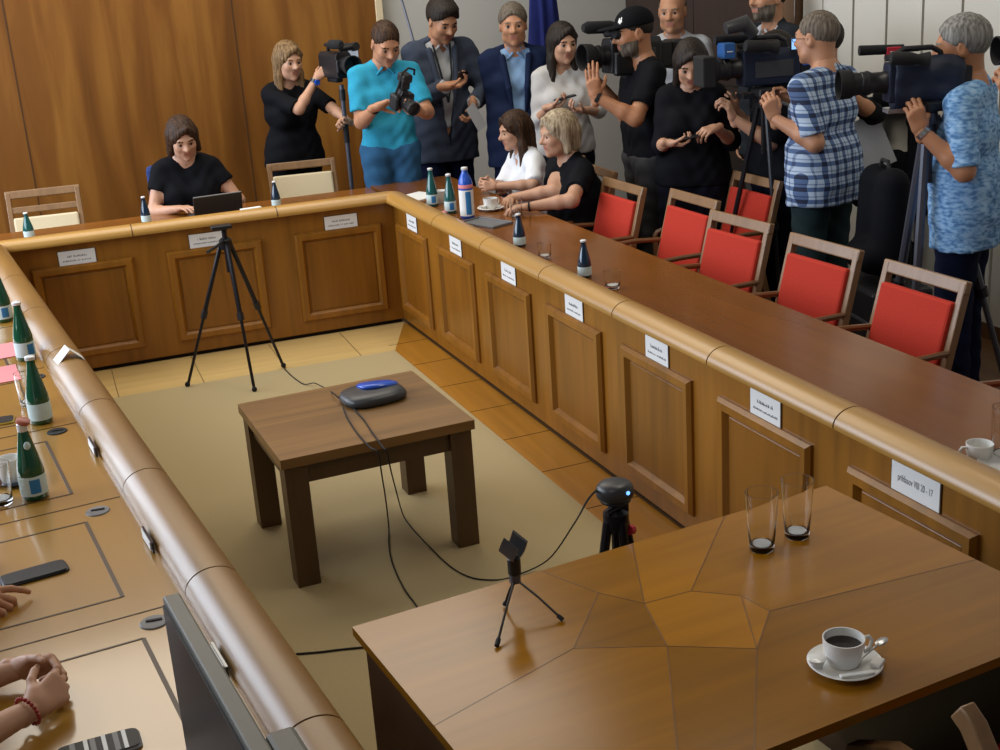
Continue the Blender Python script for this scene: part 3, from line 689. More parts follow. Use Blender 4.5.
def cup(label, loc, rz, r=0.04, h=0.062, liquid=True, group='white coffee cups'):
    t = thing('coffee_cup', label, 'cup', loc, rz, group)
    prof = [(0.001, 0.0), (r*0.70, 0.0), (r*0.78, 0.004), (r*0.97, h*0.55), (r, h), (r*0.94, h), (r*0.90, h*0.55), (r*0.70, 0.008), (0.001, 0.007)]
    MB().lathe(prof, 32, closed=False).build('body', 'china', t, smooth=50)
    pts = [(r*0.95, 0, h*0.82), (r*1.35, 0, h*0.84), (r*1.52, 0, h*0.66), (r*1.45, 0, h*0.42), (r*1.15, 0, h*0.28), (r*0.88, 0, h*0.26)]
    MB().tube(pts, 0.0042, 8).build('handle', 'china', t, smooth=60)
    if liquid: MB().lathe([(0.001, h*0.70), (r*0.92, h*0.70)], 28, closed=False).build('coffee', 'coffeeliq', t, smooth=0)
    return t
def saucer(label, loc, r=0.075, group='white saucers'):
    t = MB().lathe([(0.001, 0.002), (r*0.5, 0.002), (r*0.55, 0.0), (r*0.62, 0.004), (r*0.95, 0.014), (r, 0.017), (r*0.97, 0.019), (r*0.6, 0.009), (0.001, 0.008)], 36, closed=False).build('saucer', 'china', smooth=50)
    t.location = loc; return tag(t, label, 'saucer', group)
def spoon(label, loc, rz, tilt=0.0):
    mb = MB(); mb.tube([(-0.055, 0, 0.002), (-0.01, 0, 0.004), (0.03, 0, 0.003)], 0.0022, 8); mb.ball((0.045, 0, 0.003), (0.018, 0.011, 0.003), 14)
    t = mb.build('teaspoon', 'china' if False else 'steel', smooth=60); t.location = loc; t.rotation_euler = (0, tilt, rz); return tag(t, label, 'spoon')
sx_, sy_, _ = (-0.630, -5.554, 0.760)
saucer('white saucer under the black coffee on the near table', (sx_, sy_, .76))
cup('white cup of black coffee on the near table', (sx_, sy_+0.006, .7685), R(-5), 0.042, 0.058)
sg = MB(); sg.box(-0.035, 0.035, -0.006, 0.006, 0.0, 0.006)
o = sg.build('sugar_stick', 'white', smooth=0, bevel=0.002, loc=(sx_-0.012, sy_-0.058, .778), rz=R(-12)); tag(o, 'white paper sugar stick on the front of the near saucer', 'sugar')
sp_ = spoon('teaspoon lying on the right side of the near saucer', (sx_+0.055, sy_-0.004, .781), R(22), -0.10)
o = MB().lathe([(0.012, 0), (0.017, 0.018), (0.019, 0.020), (0.017, 0.021)], 18).build('cream_cup', 'china', loc=(sx_-0.058, sy_+0.012, .772)); tag(o, 'tiny white cream cup on the left of the near saucer', 'cream cup')
o = MB().box(-0.016, 0.016, -0.011, 0.011, 0, 0.010).build('sugar_packet', 'white', smooth=0, bevel=0.003, loc=(sx_+0.048, sy_-0.040, .776), rz=0.6); tag(o, 'crumpled white sugar packet on the near saucer, front right', 'sugar')
qx, qy, _ = (0.399, -0.642, 0.760)
saucer('white saucer before the two seated women', (qx, qy, .76), 0.078)
cup('white cup on a saucer before the two seated women', (qx, qy, .7685), R(20), 0.042, 0.06)
o = MB().lathe([(0.012, 0), (0.017, 0.018), (0.019, 0.020)], 16).build('cream_cup', 'china', loc=(qx-0.055, qy-0.015, .772)); tag(o, 'tiny white cream cup on the saucer before the seated women', 'cream cup')
spoon('teaspoon on the saucer before the seated women', (qx+0.06, qy+0.01, .781), R(30), -0.1)
tr = MB(); tr.box(-0.13, 0.13, -0.075, 0.075, 0, 0.006).box(-0.13, 0.13, -0.078, -0.070, 0, 0.014).box(-0.13, 0.13, 0.070, 0.078, 0, 0.014).box(-0.134, -0.126, -0.078, 0.078, 0, 0.014).box(0.126, 0.134, -0.078, 0.078, 0, 0.014)
o = tr.build('serving_tray', 'greyp', smooth=0, bevel=0.002, loc=(0.243, -0.990, 0.760), rz=rzR+0.4); tag(o, 'small grey tray beside the blue topped bottle', 'tray')
cup('white mug without saucer between the two green bottles in the corner', (0.225, -0.246, 0.760), R(200), 0.04, 0.075, False)
cup('white coffee cup at the right edge of the right bench', (0.303, -4.833, 0.760), R(165), 0.037, 0.05, False)
saucer('white saucer at the far right edge beside the glass', (0.323, -4.908, 0.760), 0.07)
tag(MB().box(-0.15, 0.15, -0.105, 0.105, 0, 0.006).build('paper_stack', 'white', smooth=0, loc=(0.138, 0.021, 0.760), rz=0.5), 'white papers in the inner corner of the desks', 'papers')
tag(MB().box(-0.03, 0.03, -0.03, 0.03, 0, 0.012).build('paper_note', 'pink', smooth=0, loc=(0.132, -0.572, 0.760), rz=0.3), 'small pink note beside the corner bottles', 'note')
tag(MB().box(-0.06, 0.06, -0.02, 0.02, 0, 0.012).build('paper_note', 'white', smooth=0, loc=(-0.856, -0.035, 0.800), rz=0.1), 'small white note on the back desk right of the laptop', 'note')
bpy.data.objects['paper_note.001'].location.z = 0.815
bpy.data.objects['paper_note.001'].location.y = 0.02
# left desk: pink papers, white box on dark saucer, phones
tag(MB().box(-0.11, 0.11, -0.15, 0.15, 0, 0.003).build('paper_sheet', 'pink', smooth=0, loc=Lp(3.93, 0.26, .7605), rz=rzL+0.05), 'pink paper on the left desk, farther of the two', 'paper', 'pink papers')
tag(MB().box(-0.11, 0.11, -0.16, 0.16, 0, 0.003).build('paper_sheet', 'pink', smooth=0, loc=Lp(3.60, 0.34, .7605), rz=rzL-0.05), 'pink paper on the left desk beside the bottle with blue label mark', 'paper', 'pink papers')
o = MB().lathe([(0.001, 0.0), (0.045, 0.0), (0.065, 0.012), (0.062, 0.013), (0.04, 0.006), (0.001, 0.005)], 30, closed=False).build('saucer', 'navyb', loc=(-2.206, -3.620, 0.760)); tag(o, 'dark saucer under the white cup on the left desk', 'saucer')
cup('white cup on a dark saucer behind the opened bottle on the left desk', (-2.208, -3.626, 0.766), R(120), 0.036, 0.075, False)
def phone(label, loc, rz, L_=0.155, W_=0.076, rim='blackm', scr='screenoff', stripes=False):
    t = thing('smartphone', label, 'phone', loc, rz, 'smartphones')
    superpuck(W_/2, L_/2, 0.009, n=44, k=7.0).build('body', rim, t, smooth=50)
    s_ = superpuck(W_/2-0.004, L_/2-0.004, 0.0012, n=44, k=7.0).build('screen', scr, t, smooth=0, loc=(0, 0, 0.0085))
    if stripes:  # reflection drawn as white and grey bars on the screen
        for k, y_ in enumerate((-0.05, -0.033, -0.012, 0.010, 0.022, 0.048)):
            MB().box(-W_/2+0.006, W_/2-0.006, y_-0.004-0.002*(k % 2), y_+0.004, 0.0012, 0.0016).build('reflection_stripe', 'greyp' if k % 2 else 'white', s_, smooth=0)
    return t
phone('black smartphone under the pointing hand on the left desk', Lp(1.735, 0.372), rzL+0.06, 0.165)
phone('smartphone with a striped reflection at the bottom of the left desk', Lp(0.865, 0.37), rzL-0.06, 0.16, 0.078, 'greyp', 'screenoff', True)
phone('smartphone with yellow rim at the left edge beside the opened bottle', Lp(3.03, 0.335), rzL-0.15, 0.15, 0.075, 'gold')
# monitor at the bottom left
mt = thing('monitor', 'dark grey monitor seen edge-on at the bottom left, by the rail', 'monitor', (-1.904, -5.364, 0.760), -math.pi/2+0.115)
mb = MB(); mb.box(0.0, 0.56, 0.0, 0.030, 0.035, 0.388); mb.build('casing', 'monitor', mt, smooth=0, bevel=0.004)
MB().box(0.012, 0.548, -0.004, 0.001, 0.047, 0.376).build('screen', 'screenoff', mt, smooth=0)
MB().box(0.50, 0.60, 0.030, 0.075, 0.35, 0.388).build('bracket', 'monitor', mt, smooth=0, bevel=0.008)
MB().box(0.22, 0.34, 0.03, 0.06, 0.01, 0.22).build('stand', 'monitor', mt, smooth=0, bevel=0.004)
MB().box(0.14, 0.42, -0.05, 0.13, 0.0, 0.012).build('base', 'monitor', mt, smooth=0, bevel=0.003)
# laptop before the woman in black
lp = thing('laptop', 'dark open laptop before the woman in black', 'laptop', (-1.03, 0.33, 0.760), R(184))
MB().box(-0.145, 0.145, -0.06, 0.13, 0, 0.016).build('keyboard_base', 'dgrey', lp, smooth=0, bevel=0.003)
ld = MB().box(-0.145, 0.145, -0.006, 0.006, 0, 0.135).build('lid', 'black', lp, smooth=0, bevel=0.004, loc=(0, 0.13, 0.012)); ld.rotation_euler.x = R(-14)
MB().box(-0.137, 0.137, -0.0075, -0.006, 0.01, 0.128).build('screen', 'screenoff', ld, smooth=0)
MB().box(-0.142, 0.142, -0.004, 0.0068, 0.133, 0.137).build('lid_edge', 'greyp', ld, smooth=0)

# ------------------------------------------------------------------ tripods
def tripod(label, top, feet, r=0.012, mat='blackm', group=None, head=True, name='tripod', brace=True, mid=0.5):
    t = thing(name, label, 'tripod', (top[0], top[1], 0.0), 0, group)
    T0 = Vector((0, 0, top[2]))
    MB().lathe([(0.03, -0.05), (0.034, -0.03), (0.034, 0.0), (0.02, 0.012)], 16, T=Matrix.Translation(T0)).build('crown', mat, t)
    for k, f in enumerate(feet):
        a = 2*math.pi*k/3; F_ = Vector((f[0]-top[0], f[1]-top[1], f[2] if len(f) > 2 else 0.0))
        st = T0+Vector((F_.x, F_.y, 0)).normalized()*0.026+Vector((0, 0, -0.02)); m = st.lerp(F_, mid)
        lg = MB().tube([st, m], r).build('leg', mat, t)
        MB().tube([m.lerp(st, 0.06), F_.lerp(m, 0.03)], r*0.68).build('lower_leg', mat, lg)
        MB().tube([m+(st-m).normalized()*0.03, m-(st-m).normalized()*0.012], r*1.45).build('leg_lock', 'black', lg)
        MB().ball(F_+Vector((0, 0, r*0.8)), r*1.2, 10).build('foot', 'rubber', lg)
    MB().tube([T0+Vector((0, 0, -0.02)), T0-Vector((0, 0, top[2]*0.22))], r*1.05).build('centre_column', mat, t)
    return t
tt = tripod('tall thin black tripod standing on the carpet before the back desk', (-1.115, -0.667, 0.80), [(-1.413, -0.589, .006), (-1.094, -0.875, .006), (-0.869, -0.538, .006)], 0.0125)
MB().lathe([(0.014, 0.0), (0.014, 0.045), (0.022, 0.05), (0.022, 0.06)], 14).build('head', 'blackm', tt, loc=(0, 0, 0.805))
MB().box(-0.06, 0.045, -0.035, 0.035, 0, 0.018).build('mounting_plate', 'black', tt, smooth=0, bevel=0.003, loc=(-0.005, 0, 0.862))
MB().tube([(0, 0, 0.80), (-0.06, -0.09, 0.79), (-0.12, -0.18, 0.785)], 0.008).build('pan_handle', 'rubber', tt)
# small tripod with the dome camera behind the near table
dx, dy, dz = (-0.725, -4.680, 0.768)
ds = tripod('black tripod with a dome camera just beyond the near table', (dx, dy, dz-0.0), [(dx-0.16, dy-0.03, .006), (dx+0.02, dy-0.11, .006), (dx+0.17, dy+0.05, .006)], 0.013, mid=0.4)
MB().tube([(0.0, 0.0, dz), (0.0, 0, dz+0.035)], 0.016).build('ball_head', 'black', ds)
MB().tube([(-0.035, -0.02, dz+0.01), (0.01, -0.005, dz+0.015)], 0.008).build('lock_knob', 'black', ds)
MB().box(0.012, 0.034, -0.012, 0.012, dz-0.012, dz+0.05).build('side_bracket', 'black', ds, smooth=0, bevel=0.004)
MB().tube([(0.03, -0.01, dz-0.055), (0.045, 0.0, dz-0.06)], 0.014).build('leg_collar', 'redl', ds)
dc = thing('dome_camera', 'flattened round grey camera with a blue light on the small tripod', 'camera', (dx, dy, dz+0.035), 0.2)
superpuck(0.050, 0.046, 0.044, n=32, k=2.2, z0=0.008).build('body', 'dgrey', dc, smooth=60)
superpuck(0.040, 0.040, 0.014, n=28, k=2.2, z0=-0.004).build('base', 'black', dc, smooth=60)
MB().ball((0.008, -0.0465, 0.032), (0.0055, 0.004, 0.0055), 12).build('status_light', 'ledblue', dc)
# desk microphone clip on a mini tripod, near table
mx_, my_, _ = (-1.132, -5.018, 0.760)
ms = thing('microphone_stand', 'small black folding microphone stand with empty clip on the near table', 'microphone stand', (mx_, my_, 0.76), 0.1)
f3 = [Vector((-1.065, -5.127, 0.760)), Vector((-1.235, -5.165, 0.760)), Vector((-1.157, -5.005, 0.760))]
inv = Matrix.Rotation(-0.1, 4, 'Z')
hub = Vector((0, 0, 0.072))
for p in f3:
    q = inv @ (p-Vector((mx_, my_, 0.76))); q.z = 0.005
    lg = MB().tube([hub, hub.lerp(q, 0.5)+Vector((0, 0, 0.004)), q], 0.0028).build('leg', 'blackm', ms)
    MB().tube([q.lerp(hub, 0.10), q], 0.0055).build('foot', 'rubber', lg)
MB().lathe([(0.010, 0.062), (0.013, 0.064), (0.013, 0.086), (0.010, 0.088)], 16).build('hub', 'gun', ms)
MB().lathe([(0.013, 0.084), (0.015, 0.086), (0.015, 0.122), (0.011, 0.126)], 16).build('swivel', 'black', ms)
mb = MB(); v = []; f = []
for j in range(13):
    a = R(-215+j*(250/12.0)); 
    for rr_ in (0.0155, 0.0195):
        for y_ in (-0.021, 0.021): v.append((rr_*math.cos(a)*1.1, y_, rr_*math.sin(a)*1.25+0.0 + (0.020 if abs(j-6) > 4 else 0)*(abs(j-6)-4)/2))
for j in range(12):
    b = j*4
    f += [(b, b+1, b+5, b+4), (b+2, b+6, b+7, b+3), (b, b+4, b+6, b+2), (b+1, b+3, b+7, b+5)]
f += [(0, 2, 3, 1), (48, 49, 51, 50)]
mb.add(v, f); cl = mb.build('clip', 'dgrey', ms, smooth=30, loc=(-0.002, 0, 0.146)); cl.rotation_euler = (R(28), R(-8), R(25))

# ------------------------------------------------------------------ smooth bodies: distance fields meshed with surface nets
def _rc(P, a, b, ra, rb):
    a = np.asarray(a, float); b = np.asarray(b, float); ab = b-a; l2 = max(1e-9, ab @ ab)
    t = np.clip(((P-a) @ ab)/l2, 0, 1)
    return np.linalg.norm(P-a-t[..., None]*ab, axis=-1)-(ra+(rb-ra)*t)
def _el(P, c, r, Rm=None):
    q = P-np.asarray(c, float)
    if Rm is not None: q = q @ Rm                       # Rm columns = local axes
    r = np.asarray(r, float)
    k0 = np.linalg.norm(q/r, axis=-1); k1 = np.linalg.norm(q/(r*r), axis=-1)
    return k0*(k0-1.0)/np.maximum(k1, 1e-9)
class Field:
    def __init__(s): s.ops = []
    def rc(s, a, b, ra, rb=None, k=0.03, cut=None):     # rounded cone; cut = (point, normal): keeps the side where (p-point).normal < 0
        rb = ra if rb is None else rb
        a = np.asarray(a, float); b = np.asarray(b, float); m = max(ra, rb)
        s.ops.append(('+', lambda P: (_rc(P, a, b, ra, rb) if cut is None else np.maximum(_rc(P, a, b, ra, rb), (P-np.asarray(cut[0])) @ np.asarray(cut[1]))), np.minimum(a, b)-m, np.maximum(a, b)+m, k)); return s
    def el(s, c, r, Rm=None, k=0.03):
        c = np.asarray(c, float); m = max(r)
        s.ops.append(('+', lambda P: _el(P, c, r, Rm), c-m, c+m, k)); return s
    def sub_rc(s, a, b, ra, rb=None, k=0.01):
        rb = ra if rb is None else rb; a = np.asarray(a, float); b = np.asarray(b, float); m = max(ra, rb)+k
        s.ops.append(('-', lambda P: _rc(P, a, b, ra, rb), np.minimum(a, b)-m, np.maximum(a, b)+m, k)); return s
    def sub_el(s, c, r, Rm=None, k=0.01):
        c = np.asarray(c, float); m = max(r)+k
        s.ops.append(('-', lambda P: _el(P, c, r, Rm), c-m, c+m, k)); return s
    def clip(s, fn, k=0.004):                           # keep where fn(P) < 0
        s.ops.append(('c', fn, None, None, k)); return s
    def noise(s, fn): s.ops.append(('n', fn, None, None, 0)); return s
    def mesh(s, h):
        lo = np.min([o[2] for o in s.ops if o[0] == '+'], axis=0)-3*h; hi = np.max([o[3] for o in s.ops if o[0] == '+'], axis=0)+3*h
        n = np.ceil((hi-lo)/h).astype(int)+1
        ax = [lo[i]+h*np.arange(n[i]) for i in range(3)]
        F = np.full(tuple(n), 0.15)
        for op, fn, a, b, k in s.ops:
            if a is None: sl = tuple(slice(0, n[i]) for i in range(3))
            else:
                pad = k+2.5*h
                i0 = np.maximum(0, np.floor((a-pad-lo)/h).astype(int)); i1 = np.minimum(n, np.ceil((b+pad-lo)/h).astype(int)+1)
                if np.any(i1 <= i0): continue
                sl = tuple(slice(i0[i], i1[i]) for i in range(3))
            P = np.stack(np.meshgrid(*[ax[i][sl[i]] for i in range(3)], indexing='ij'), -1)
            d = fn(P); G = F[sl]
            if op == '+':
                hh = np.maximum(k-np.abs(G-d), 0)/max(k, 1e-6); F[sl] = np.minimum(G, d)-hh*hh*k*0.25
            elif op == '-':
                d = -d; hh = np.maximum(k-np.abs(G-d), 0)/max(k, 1e-6); F[sl] = np.maximum(G, d)+hh*hh*k*0.25
            elif op == 'c': F[sl] = np.maximum(G, d)
            else: F[sl] = G+d
        F[0] = F[-1] = 0.1; F[:, 0] = F[:, -1] = 0.1; F[:, :, 0] = F[:, :, -1] = 0.1
        sg = F < 0
        c = [sg[i:n[0]-1+i, j:n[1]-1+j, l:n[2]-1+l] for i in (0, 1) for j in (0, 1) for l in (0, 1)]
        cnt = sum(x.astype(np.int8) for x in c); mix = (cnt > 0) & (cnt < 8)
        ids = np.full(mix.shape, -1, int); ii = np.argwhere(mix); ids[mix] = np.arange(len(ii))
        acc = np.zeros((len(ii), 3)); num = np.zeros(len(ii))
        corners = [np.array(x) for x in [(0,0,0),(0,0,1),(0,1,0),(0,1,1),(1,0,0),(1,0,1),(1,1,0),(1,1,1)]]
        fv = [F[tuple((ii+o).T)] for o in corners]
        for i in range(8):
            for j in range(i+1, 8):
                if np.abs(corners[i]-corners[j]).sum() != 1: continue
                m = (fv[i] < 0) != (fv[j] < 0)
                t = fv[i][m]/(fv[i][m]-fv[j][m])
                acc[m] += corners[i]+(corners[j]-corners[i])*t[:, None]; num[m] += 1
        V = lo+h*(ii+acc/num[:, None])
        Q = []
        for axn in range(3):
            a, b = (axn+1) % 3, (axn+2) % 3
            sl0 = [slice(None)]*3; sl1 = [slice(None)]*3; sl0[axn] = slice(0, -1); sl1[axn] = slice(1, None)
            s0, s1 = sg[tuple(sl0)], sg[tuple(sl1)]
            e = np.argwhere(s0 != s1); e = e[(e[:, a] > 0) & (e[:, b] > 0) & (e[:, a] < n[a]-1) & (e[:, b] < n[b]-1)]
            if not len(e): continue
            da = np.zeros(3, int); da[a] = 1; db = np.zeros(3, int); db[b] = 1
            q = np.stack([ids[tuple((e-da-db).T)], ids[tuple((e-db).T)], ids[tuple(e.T)], ids[tuple((e-da).T)]], 1)
            flip = ~s0[tuple(e.T)]
            q[flip] = q[flip][:, ::-1]; Q.append(q)
        Q = np.concatenate(Q) if Q else np.zeros((0, 4), int)
        return V, Q[(Q >= 0).all(1)]
def nmesh(name, parts, mats, parent=None, loc=None, rz=0.0):
    """parts: list of (V, Q, material index or array)"""
    V = []; Q = []; Mi = []; o = 0
    for v, q, m in parts:
        V.append(v); Q.append(q+o); o += len(v); Mi.append(np.full(len(q), m) if np.isscalar(m) else m)
    V = np.concatenate(V); Q = np.concatenate(Q); Mi = np.concatenate(Mi)
    me = bpy.data.meshes.new(name)
    me.vertices.add(len(V)); me.vertices.foreach_set('co', V.astype(np.float32).ravel())
    me.loops.add(len(Q)*4); me.loops.foreach_set('vertex_index', Q.astype(np.int32).ravel())
    me.polygons.add(len(Q)); me.polygons.foreach_set('loop_start', np.arange(0, len(Q)*4, 4, dtype=np.int32))
    me.polygons.foreach_set('loop_total', np.full(len(Q), 4, dtype=np.int32))
    for m in mats: me.materials.append(MT[m])
    me.polygons.foreach_set('material_index', Mi.astype(np.int32)); me.polygons.foreach_set('use_smooth', [True]*len(Q))
    me.update(calc_edges=True); me.validate()
    ob = bpy.data.objects.new(name, me); COL.objects.link(ob)
    if parent: ob.parent = parent
    if loc is not None: ob.location = loc
    ob.rotation_euler.z = rz
    return ob
def rotm(yaw_=0, pitch_=0, roll_=0):                     # yaw about z (left +), pitch about x (up +), roll about y
    cy_, sy__ = math.cos(yaw_), math.sin(yaw_); cp_, sp__ = math.cos(pitch_), math.sin(pitch_); cr_, sr_ = math.cos(roll_), math.sin(roll_)
    Z = np.array([[cy_, -sy__, 0], [sy__, cy_, 0], [0, 0, 1]]); X_ = np.array([[1, 0, 0], [0, cp_, -sp__], [0, sp__, cp_]]); Y_ = np.array([[cr_, 0, sr_], [0, 1, 0], [-sr_, 0, cr_]])
    return Z @ X_ @ Y_
def unit(v): v = np.asarray(v, float); return v/max(1e-9, np.linalg.norm(v))

def head_mesh(sc, fem=False, beard=0, h=0.0055, mouth=0.0):
    f = Field()
    f.el((0, -0.012, 0.035), (0.074, 0.094, 0.085)).el((0, 0.022, -0.03), (0.060, 0.068, 0.080), k=0.04)
    jw = 0.030 if fem else 0.040
    f.rc((-jw, 0.03, -0.072), (jw, 0.03, -0.072), 0.026, k=0.04).rc((0, 0.05, -0.075), (0, 0.072, -0.098), 0.030, 0.018, k=0.03)
    f.rc((-0.034, 0.076, 0.022), (0.034, 0.076, 0.022), 0.015, k=0.02)
    f.el((0.036, 0.064, -0.022), (0.024, 0.022, 0.022), k=0.03).el((-0.036, 0.064, -0.022), (0.024, 0.022, 0.022), k=0.03)
    f.sub_el((0.032, 0.101, 0.004), (0.019, 0.017, 0.012), k=0.012).sub_el((-0.032, 0.101, 0.004), (0.019, 0.017, 0.012), k=0.012)
    f.rc((0, 0.086, 0.012), (0, 0.110, -0.024), 0.008, 0.0125, k=0.014).rc((-0.012, 0.095, -0.028), (0.012, 0.095, -0.028), 0.009, k=0.012)
    f.el((0.032, 0.074, 0.003), (0.0145,)*3, k=0.002).el((-0.032, 0.074, 0.003), (0.0145,)*3, k=0.002)
    f.rc((-0.019, 0.083, -0.053), (0.019, 0.083, -0.053), 0.0075, k=0.008).rc((-0.016, 0.082, -0.066-mouth), (0.016, 0.082, -0.066-mouth), 0.0085, k=0.008)
    for s in (-1, 1):
        f.el((s*0.076, -0.008, -0.004), (0.011, 0.020, 0.033), rotm(s*-0.35, 0, 0), k=0.012)
        f.sub_el((s*0.087, -0.004, 0.0), (0.006, 0.010, 0.018), k=0.008)
    f.rc((0, -0.030, -0.02), (0, -0.035, -0.15), 0.056, 0.055, k=0.03)
    V, Q = f.mesh(h)
    C = V[Q].mean(1)
    m = np.zeros(len(Q), int)
    ax = np.abs(C[:, 0])
    ev = np.linalg.norm(np.stack([ax-0.032, C[:, 1]-0.074, C[:, 2]-0.003], -1), axis=-1)
    m[(ev < 0.0158) & (np.abs(C[:, 2]-0.003) < 0.0055) & (C[:, 1] > 0.076)] = 2
    ir = np.hypot(ax-0.032, C[:, 2]-0.003); m[(ir < 0.0072) & (C[:, 1] > 0.078) & (ev < 0.018)] = 3
    lp_ = (ax < 0.024) & (np.abs(C[:, 2]+0.060+mouth/2) < 0.0125-0.25*ax) & (C[:, 1] > 0.078); m[lp_] = 1
    br = (ax > 0.014) & (ax < 0.052) & (np.abs(C[:, 2]-0.027+0.10*np.abs(ax-0.03)) < 0.0040) & (C[:, 1] > 0.05); m[br] = 4
    if beard:
        bd = (C[:, 1] > 0.0) & (C[:, 2] < -0.030) & (C[:, 2] > -0.125) & ~((ax < 0.024) & (np.abs(C[:, 2]+0.060) < 0.012)) & (C[:, 2] < -0.045+0.5*np.maximum(0, ax-0.04)) ; m[bd & (m == 0)] = 5
    return V*sc, Q, m

def hair_mesh(style, h=0.0065, sd=1.0):
    f = Field(); hair_noise = lambda P: 0.0016*np.sin(np.arctan2(P[..., 0], P[..., 1]+0.01)*27+2.5*np.sin(P[..., 2]*30))+0.0010*np.sin(np.arctan2(P[..., 0], P[..., 1]+0.01)*49-P[..., 2]*40)
    t = {'buzz': 0.004, 'short': 0.011, 'full': 0.017, 'bald': 0.005}.get(style, 0.015)
    f.el((0, -0.016, 0.038), (0.0755+t, 0.0965+t, 0.0865+t))
    if style in ('short', 'buzz', 'full', 'bald'):
        if style == 'full': f.el((0, 0.055, 0.100), (0.055, 0.035, 0.025), k=0.03)
        f.clip(lambda P: -(P[..., 2]+0.055-0.62*(P[..., 1]+0.09)) if style != 'bald' else np.maximum(-(P[..., 2]+0.055-0.62*(P[..., 1]+0.09)), P[..., 2]-0.05+0.0*P[..., 1]))
        f.sub_el((0, 0.125, 0.01), (0.085, 0.075, 0.075), k=0.012)
        if style == 'bald': f.clip(lambda P: P[..., 1]-0.01)
        for s in (-1, 1): f.sub_el((s*0.088, 0.0, -0.012), (0.02, 0.022, 0.036), k=0.006)
    else:
        L_ = {'bob': -0.105, 'long': -0.24, 'mid': -0.15}[style]
        wd = 0.078 if style != 'mid' else 0.074
        for s in (-1, 1):
            f.rc((s*0.070, -0.012, 0.03), (s*(wd+0.004), -0.006, min(L_, -0.09)+0.02), 0.026, 0.024, k=0.03)
            if style == 'long': f.rc((s*0.078, 0.0, -0.09), (s*0.082, 0.03, L_), 0.026, 0.017, k=0.03)
        f.rc((-0.03, -0.085, 0.0), (-0.035, -0.075, L_+0.02), 0.045, 0.034, k=0.03).rc((0.03, -0.085, 0.0), (0.035, -0.075, L_+0.02), 0.045, 0.034, k=0.03)
        f.sub_el((0, 0.118, -0.030), (0.062, 0.090, 0.108), k=0.012)
        f.sub_rc((0, 0.10, -0.08), (0, 0.12, -0.30), 0.058, 0.07, k=0.01)
        f.rc((-0.066, 0.052, 0.050), (-0.018, 0.078, 0.100), 0.012, 0.012, k=0.02)
        f.rc((0.066, 0.052, 0.030), (-0.010, 0.078, 0.098), 0.012, 0.013, k=0.02)
    f.noise(hair_noise)
    return f.mesh(h)

def hand_mesh(wrist, fdir, nrm, side, sc=1.0, curl=0.5, spread=0.06, thumb=0.5, h=0.004, fcurl=None, palm_len=0.092):
    """wrist: point, fdir: direction of the fingers, nrm: direction the palm faces, side: +1 when the thumb is on +x of (fdir y, -nrm z)"""
    y = unit(fdir); z = -np.asarray(nrm, float); z = unit(z-y*(z @ y)); x = np.cross(y, z)
    B = np.stack([x, y, z], 1)                           # local -> parent
    f = Field(); s = side
    roots = [(0.030, palm_len-0.004), (0.0105, palm_len), (-0.0095, palm_len-0.005), (-0.028, palm_len-0.016)]
    lens = [(0.042, 0.026, 0.021), (0.046, 0.029, 0.022), (0.042, 0.027, 0.021), (0.033, 0.020, 0.019)]
    f.rc((0, -0.035, 0), (0, 0.012, 0), 0.026, 0.024, k=0.02)
    for i, (rx, ry) in enumerate(roots):
        rx *= s
        f.rc((rx*0.55, 0.012, 0.0), (rx, ry-0.006, 0.002), 0.0165, 0.0125, k=0.016)
        cu = curl if fcurl is None else fcurl[i]
        p = np.array([rx, ry, 0.0]); a = 0.0; sp = spread*(1.2-i*0.8)*s
        for j, L_ in enumerate(lens[i]):
            a += (0.9, 1.15, 0.75)[j]*cu
            d = np.array([math.sin(sp)*math.cos(a), math.cos(sp)*math.cos(a), -math.sin(a)])
            q = p+d*L_; r0 = (0.0096, 0.0086, 0.0078)[j]*(0.9 if i == 3 else 1); r1 = (0.0088, 0.0079, 0.0066)[j]*(0.9 if i == 3 else 1)
            f.rc(p, q, r0, r1, k=0.004); p = q
    p = np.array([s*0.026, 0.022, -0.006]); d1 = unit((s*0.80, 0.72-0.25*thumb, -0.35-0.6*thumb)); d2 = unit((s*(0.45-0.5*thumb), 0.9, -0.35-0.7*thumb))
    f.rc((s*0.012, 0.005, -0.002), p, 0.018, 0.0165, k=0.016)
    q = p+d1*0.040; f.rc(p, q, 0.0145, 0.0105, k=0.012); q2 = q+d2*0.032; f.rc(q, q2, 0.0105, 0.0098, k=0.004); f.rc(q2, q2+unit(d2+np.array([-s*0.2, 0, -0.2]))*0.024, 0.0098, 0.0072, k=0.003)
    V, Q = f.mesh(h)
    return np.asarray(wrist)+(V*sc) @ B.T, Q

